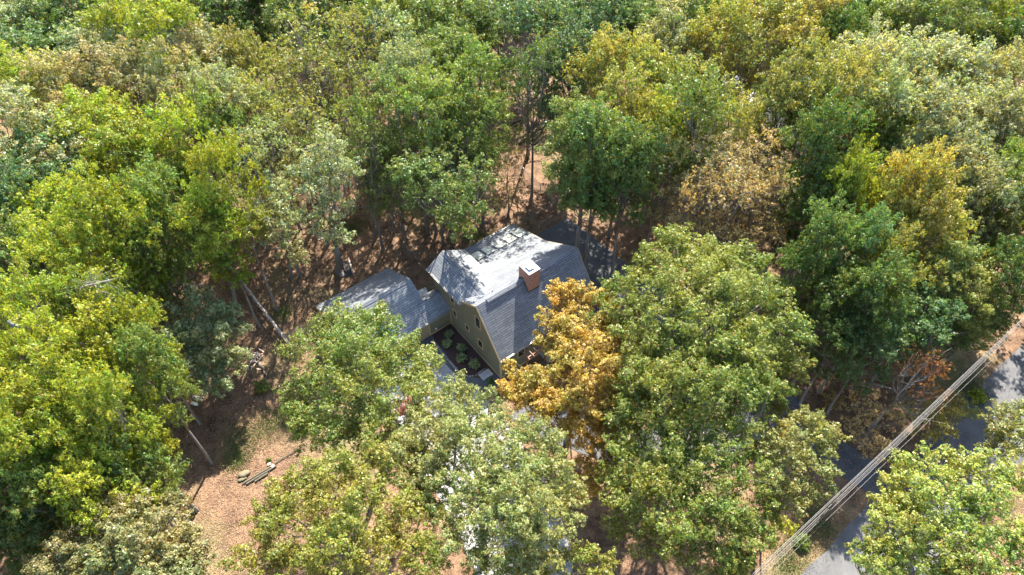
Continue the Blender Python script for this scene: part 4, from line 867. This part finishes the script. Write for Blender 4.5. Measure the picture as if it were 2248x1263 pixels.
# ------------------------------------------------------------------ overhead wires along the road
WD = np.array([.79, .62, 0]); WD /= np.linalg.norm(WD); WN = np.array([-WD[1], WD[0], 0])
wires = [(1651, 1262, 12.4, .012, 'wire_metal', 'uppermost pale overhead wire over the roadside'), (1656, 1262, 12.2, .011, 'dark_cable', 'dark overhead cable just under the uppermost pale wire'), (1664, 1262, 11.6, .013, 'wire_metal', 'thick bright overhead cable in the middle of the bundle'),
         (1670, 1262, 11.2, .009, 'dark_cable', 'thin dark overhead wire below the thick bright cable'), (1676, 1262, 10.7, .011, 'wire_metal', 'bright overhead cable second from the road'), (1690, 1262, 10.1, .007, 'wire_metal', 'thinnest overhead wire, nearest the road')]
ends = [(2248, 697), (2248, 699), (2248, 702), (2248, 705), (2248, 709), (2248, 722)]
for i, ((x, y, z, r, mt, l), (ex, ey)) in enumerate(zip(wires, ends)):
    A, B = at(x, y, z), at(ex, ey, z); d = (B - A); pts = []
    for k_ in range(-14, 33):
        t = k_ / 16; P = A + d * t; sag = .5 * ((t - .5) ** 2) * 1.0; pts.append((P[0] - A[0], P[1] - A[1], P[2] + sag - .12))
    mb = MB(); mb.tube(pts, r, 5); o = mb.build('overhead_wire', mt, loc=(A[0], A[1], 0)); tag(o, l, 'wire', 'overhead wires beside the road')
# spacers hung in the wire bundle

# ------------------------------------------------------------------ the woods beyond the frame, one mass
def far_woods():
    r_ = np.random.default_rng(77); qs = []; ts = []; protos = []
    for sd in (1, 2, 3):
        bl = [(0, 0, 16.5, 2.0)] + [(math.cos(t) * 2.4, math.sin(t) * 2.4, 15 - .8 * (i % 2), 1.9) for i, t in enumerate(np.linspace(0, 5.2, 6))] + [(math.cos(t) * 2.6, math.sin(t) * 2.6, 11.5, 1.6) for t in (0, 1.5, 3, 4.6)]
        protos.append(crown_quads(bl, np.random.default_rng(sd), 12, 1.6, .42, 5))
    mb = MB(); n = 0
    for y in np.arange(2, 190, 7.5):
        for x in np.arange(-150, 150, 7.5):
            px_, py_ = x + r_.uniform(-2.5, 2.5), y + r_.uniform(-2.5, 2.5); z = 13.0; dp = depth((px_, py_, z))
            if dp < 5: continue
            u = PW / 2 + FPX * px_ / dp; yy = py_ * math.sin(PITCH) + (z - CAMH) * math.cos(PITCH); v = PH / 2 - FPX * yy / dp
            if -150 < u < PW + 150 and -120 < v < PH + 200: continue
            if np.hypot(px_, py_ - 40) > 150: continue
            if abs((py_ - 13.5) - (px_ - 20.5) * .79) < 6: continue
            Q, T = protos[n % 3]; a = r_.uniform(0, 6.28); c, s_ = math.cos(a), math.sin(a); k_ = r_.uniform(.85, 1.25)
            Q2 = Q.copy() * k_; X, Y = Q2[..., 0] * c - Q2[..., 1] * s_ + px_, Q2[..., 0] * s_ + Q2[..., 1] * c + py_; Q2[..., 0], Q2[..., 1] = X, Y
            qs.append(Q2); T2 = T.copy(); T2[:, 0] *= r_.uniform(.5, 1); ts.append(T2); mb.tube([(px_, py_, -.2), (px_, py_, 12)], [.3, .15], 5); n += 1
    me = quad_mesh('surrounding_woods', np.concatenate(qs), np.concatenate(ts)); me.materials.append(M['leaf'])
    o = bpy.data.objects.new('surrounding_woods', me); COL.objects.link(o); o.color = (.13, .18, .045, 1); tag(o, 'dense green woods continuing on all sides beyond the clearing', 'woods', kind='stuff')
    mb.build('trunks', 'bark', o); print('far trees', n, len(me.polygons))
far_woods()

for _o in bpy.data.objects:
    if _o.get('label') and len(_o['label'].split()) > 16: print('LONG', _o.name, _o['label'])
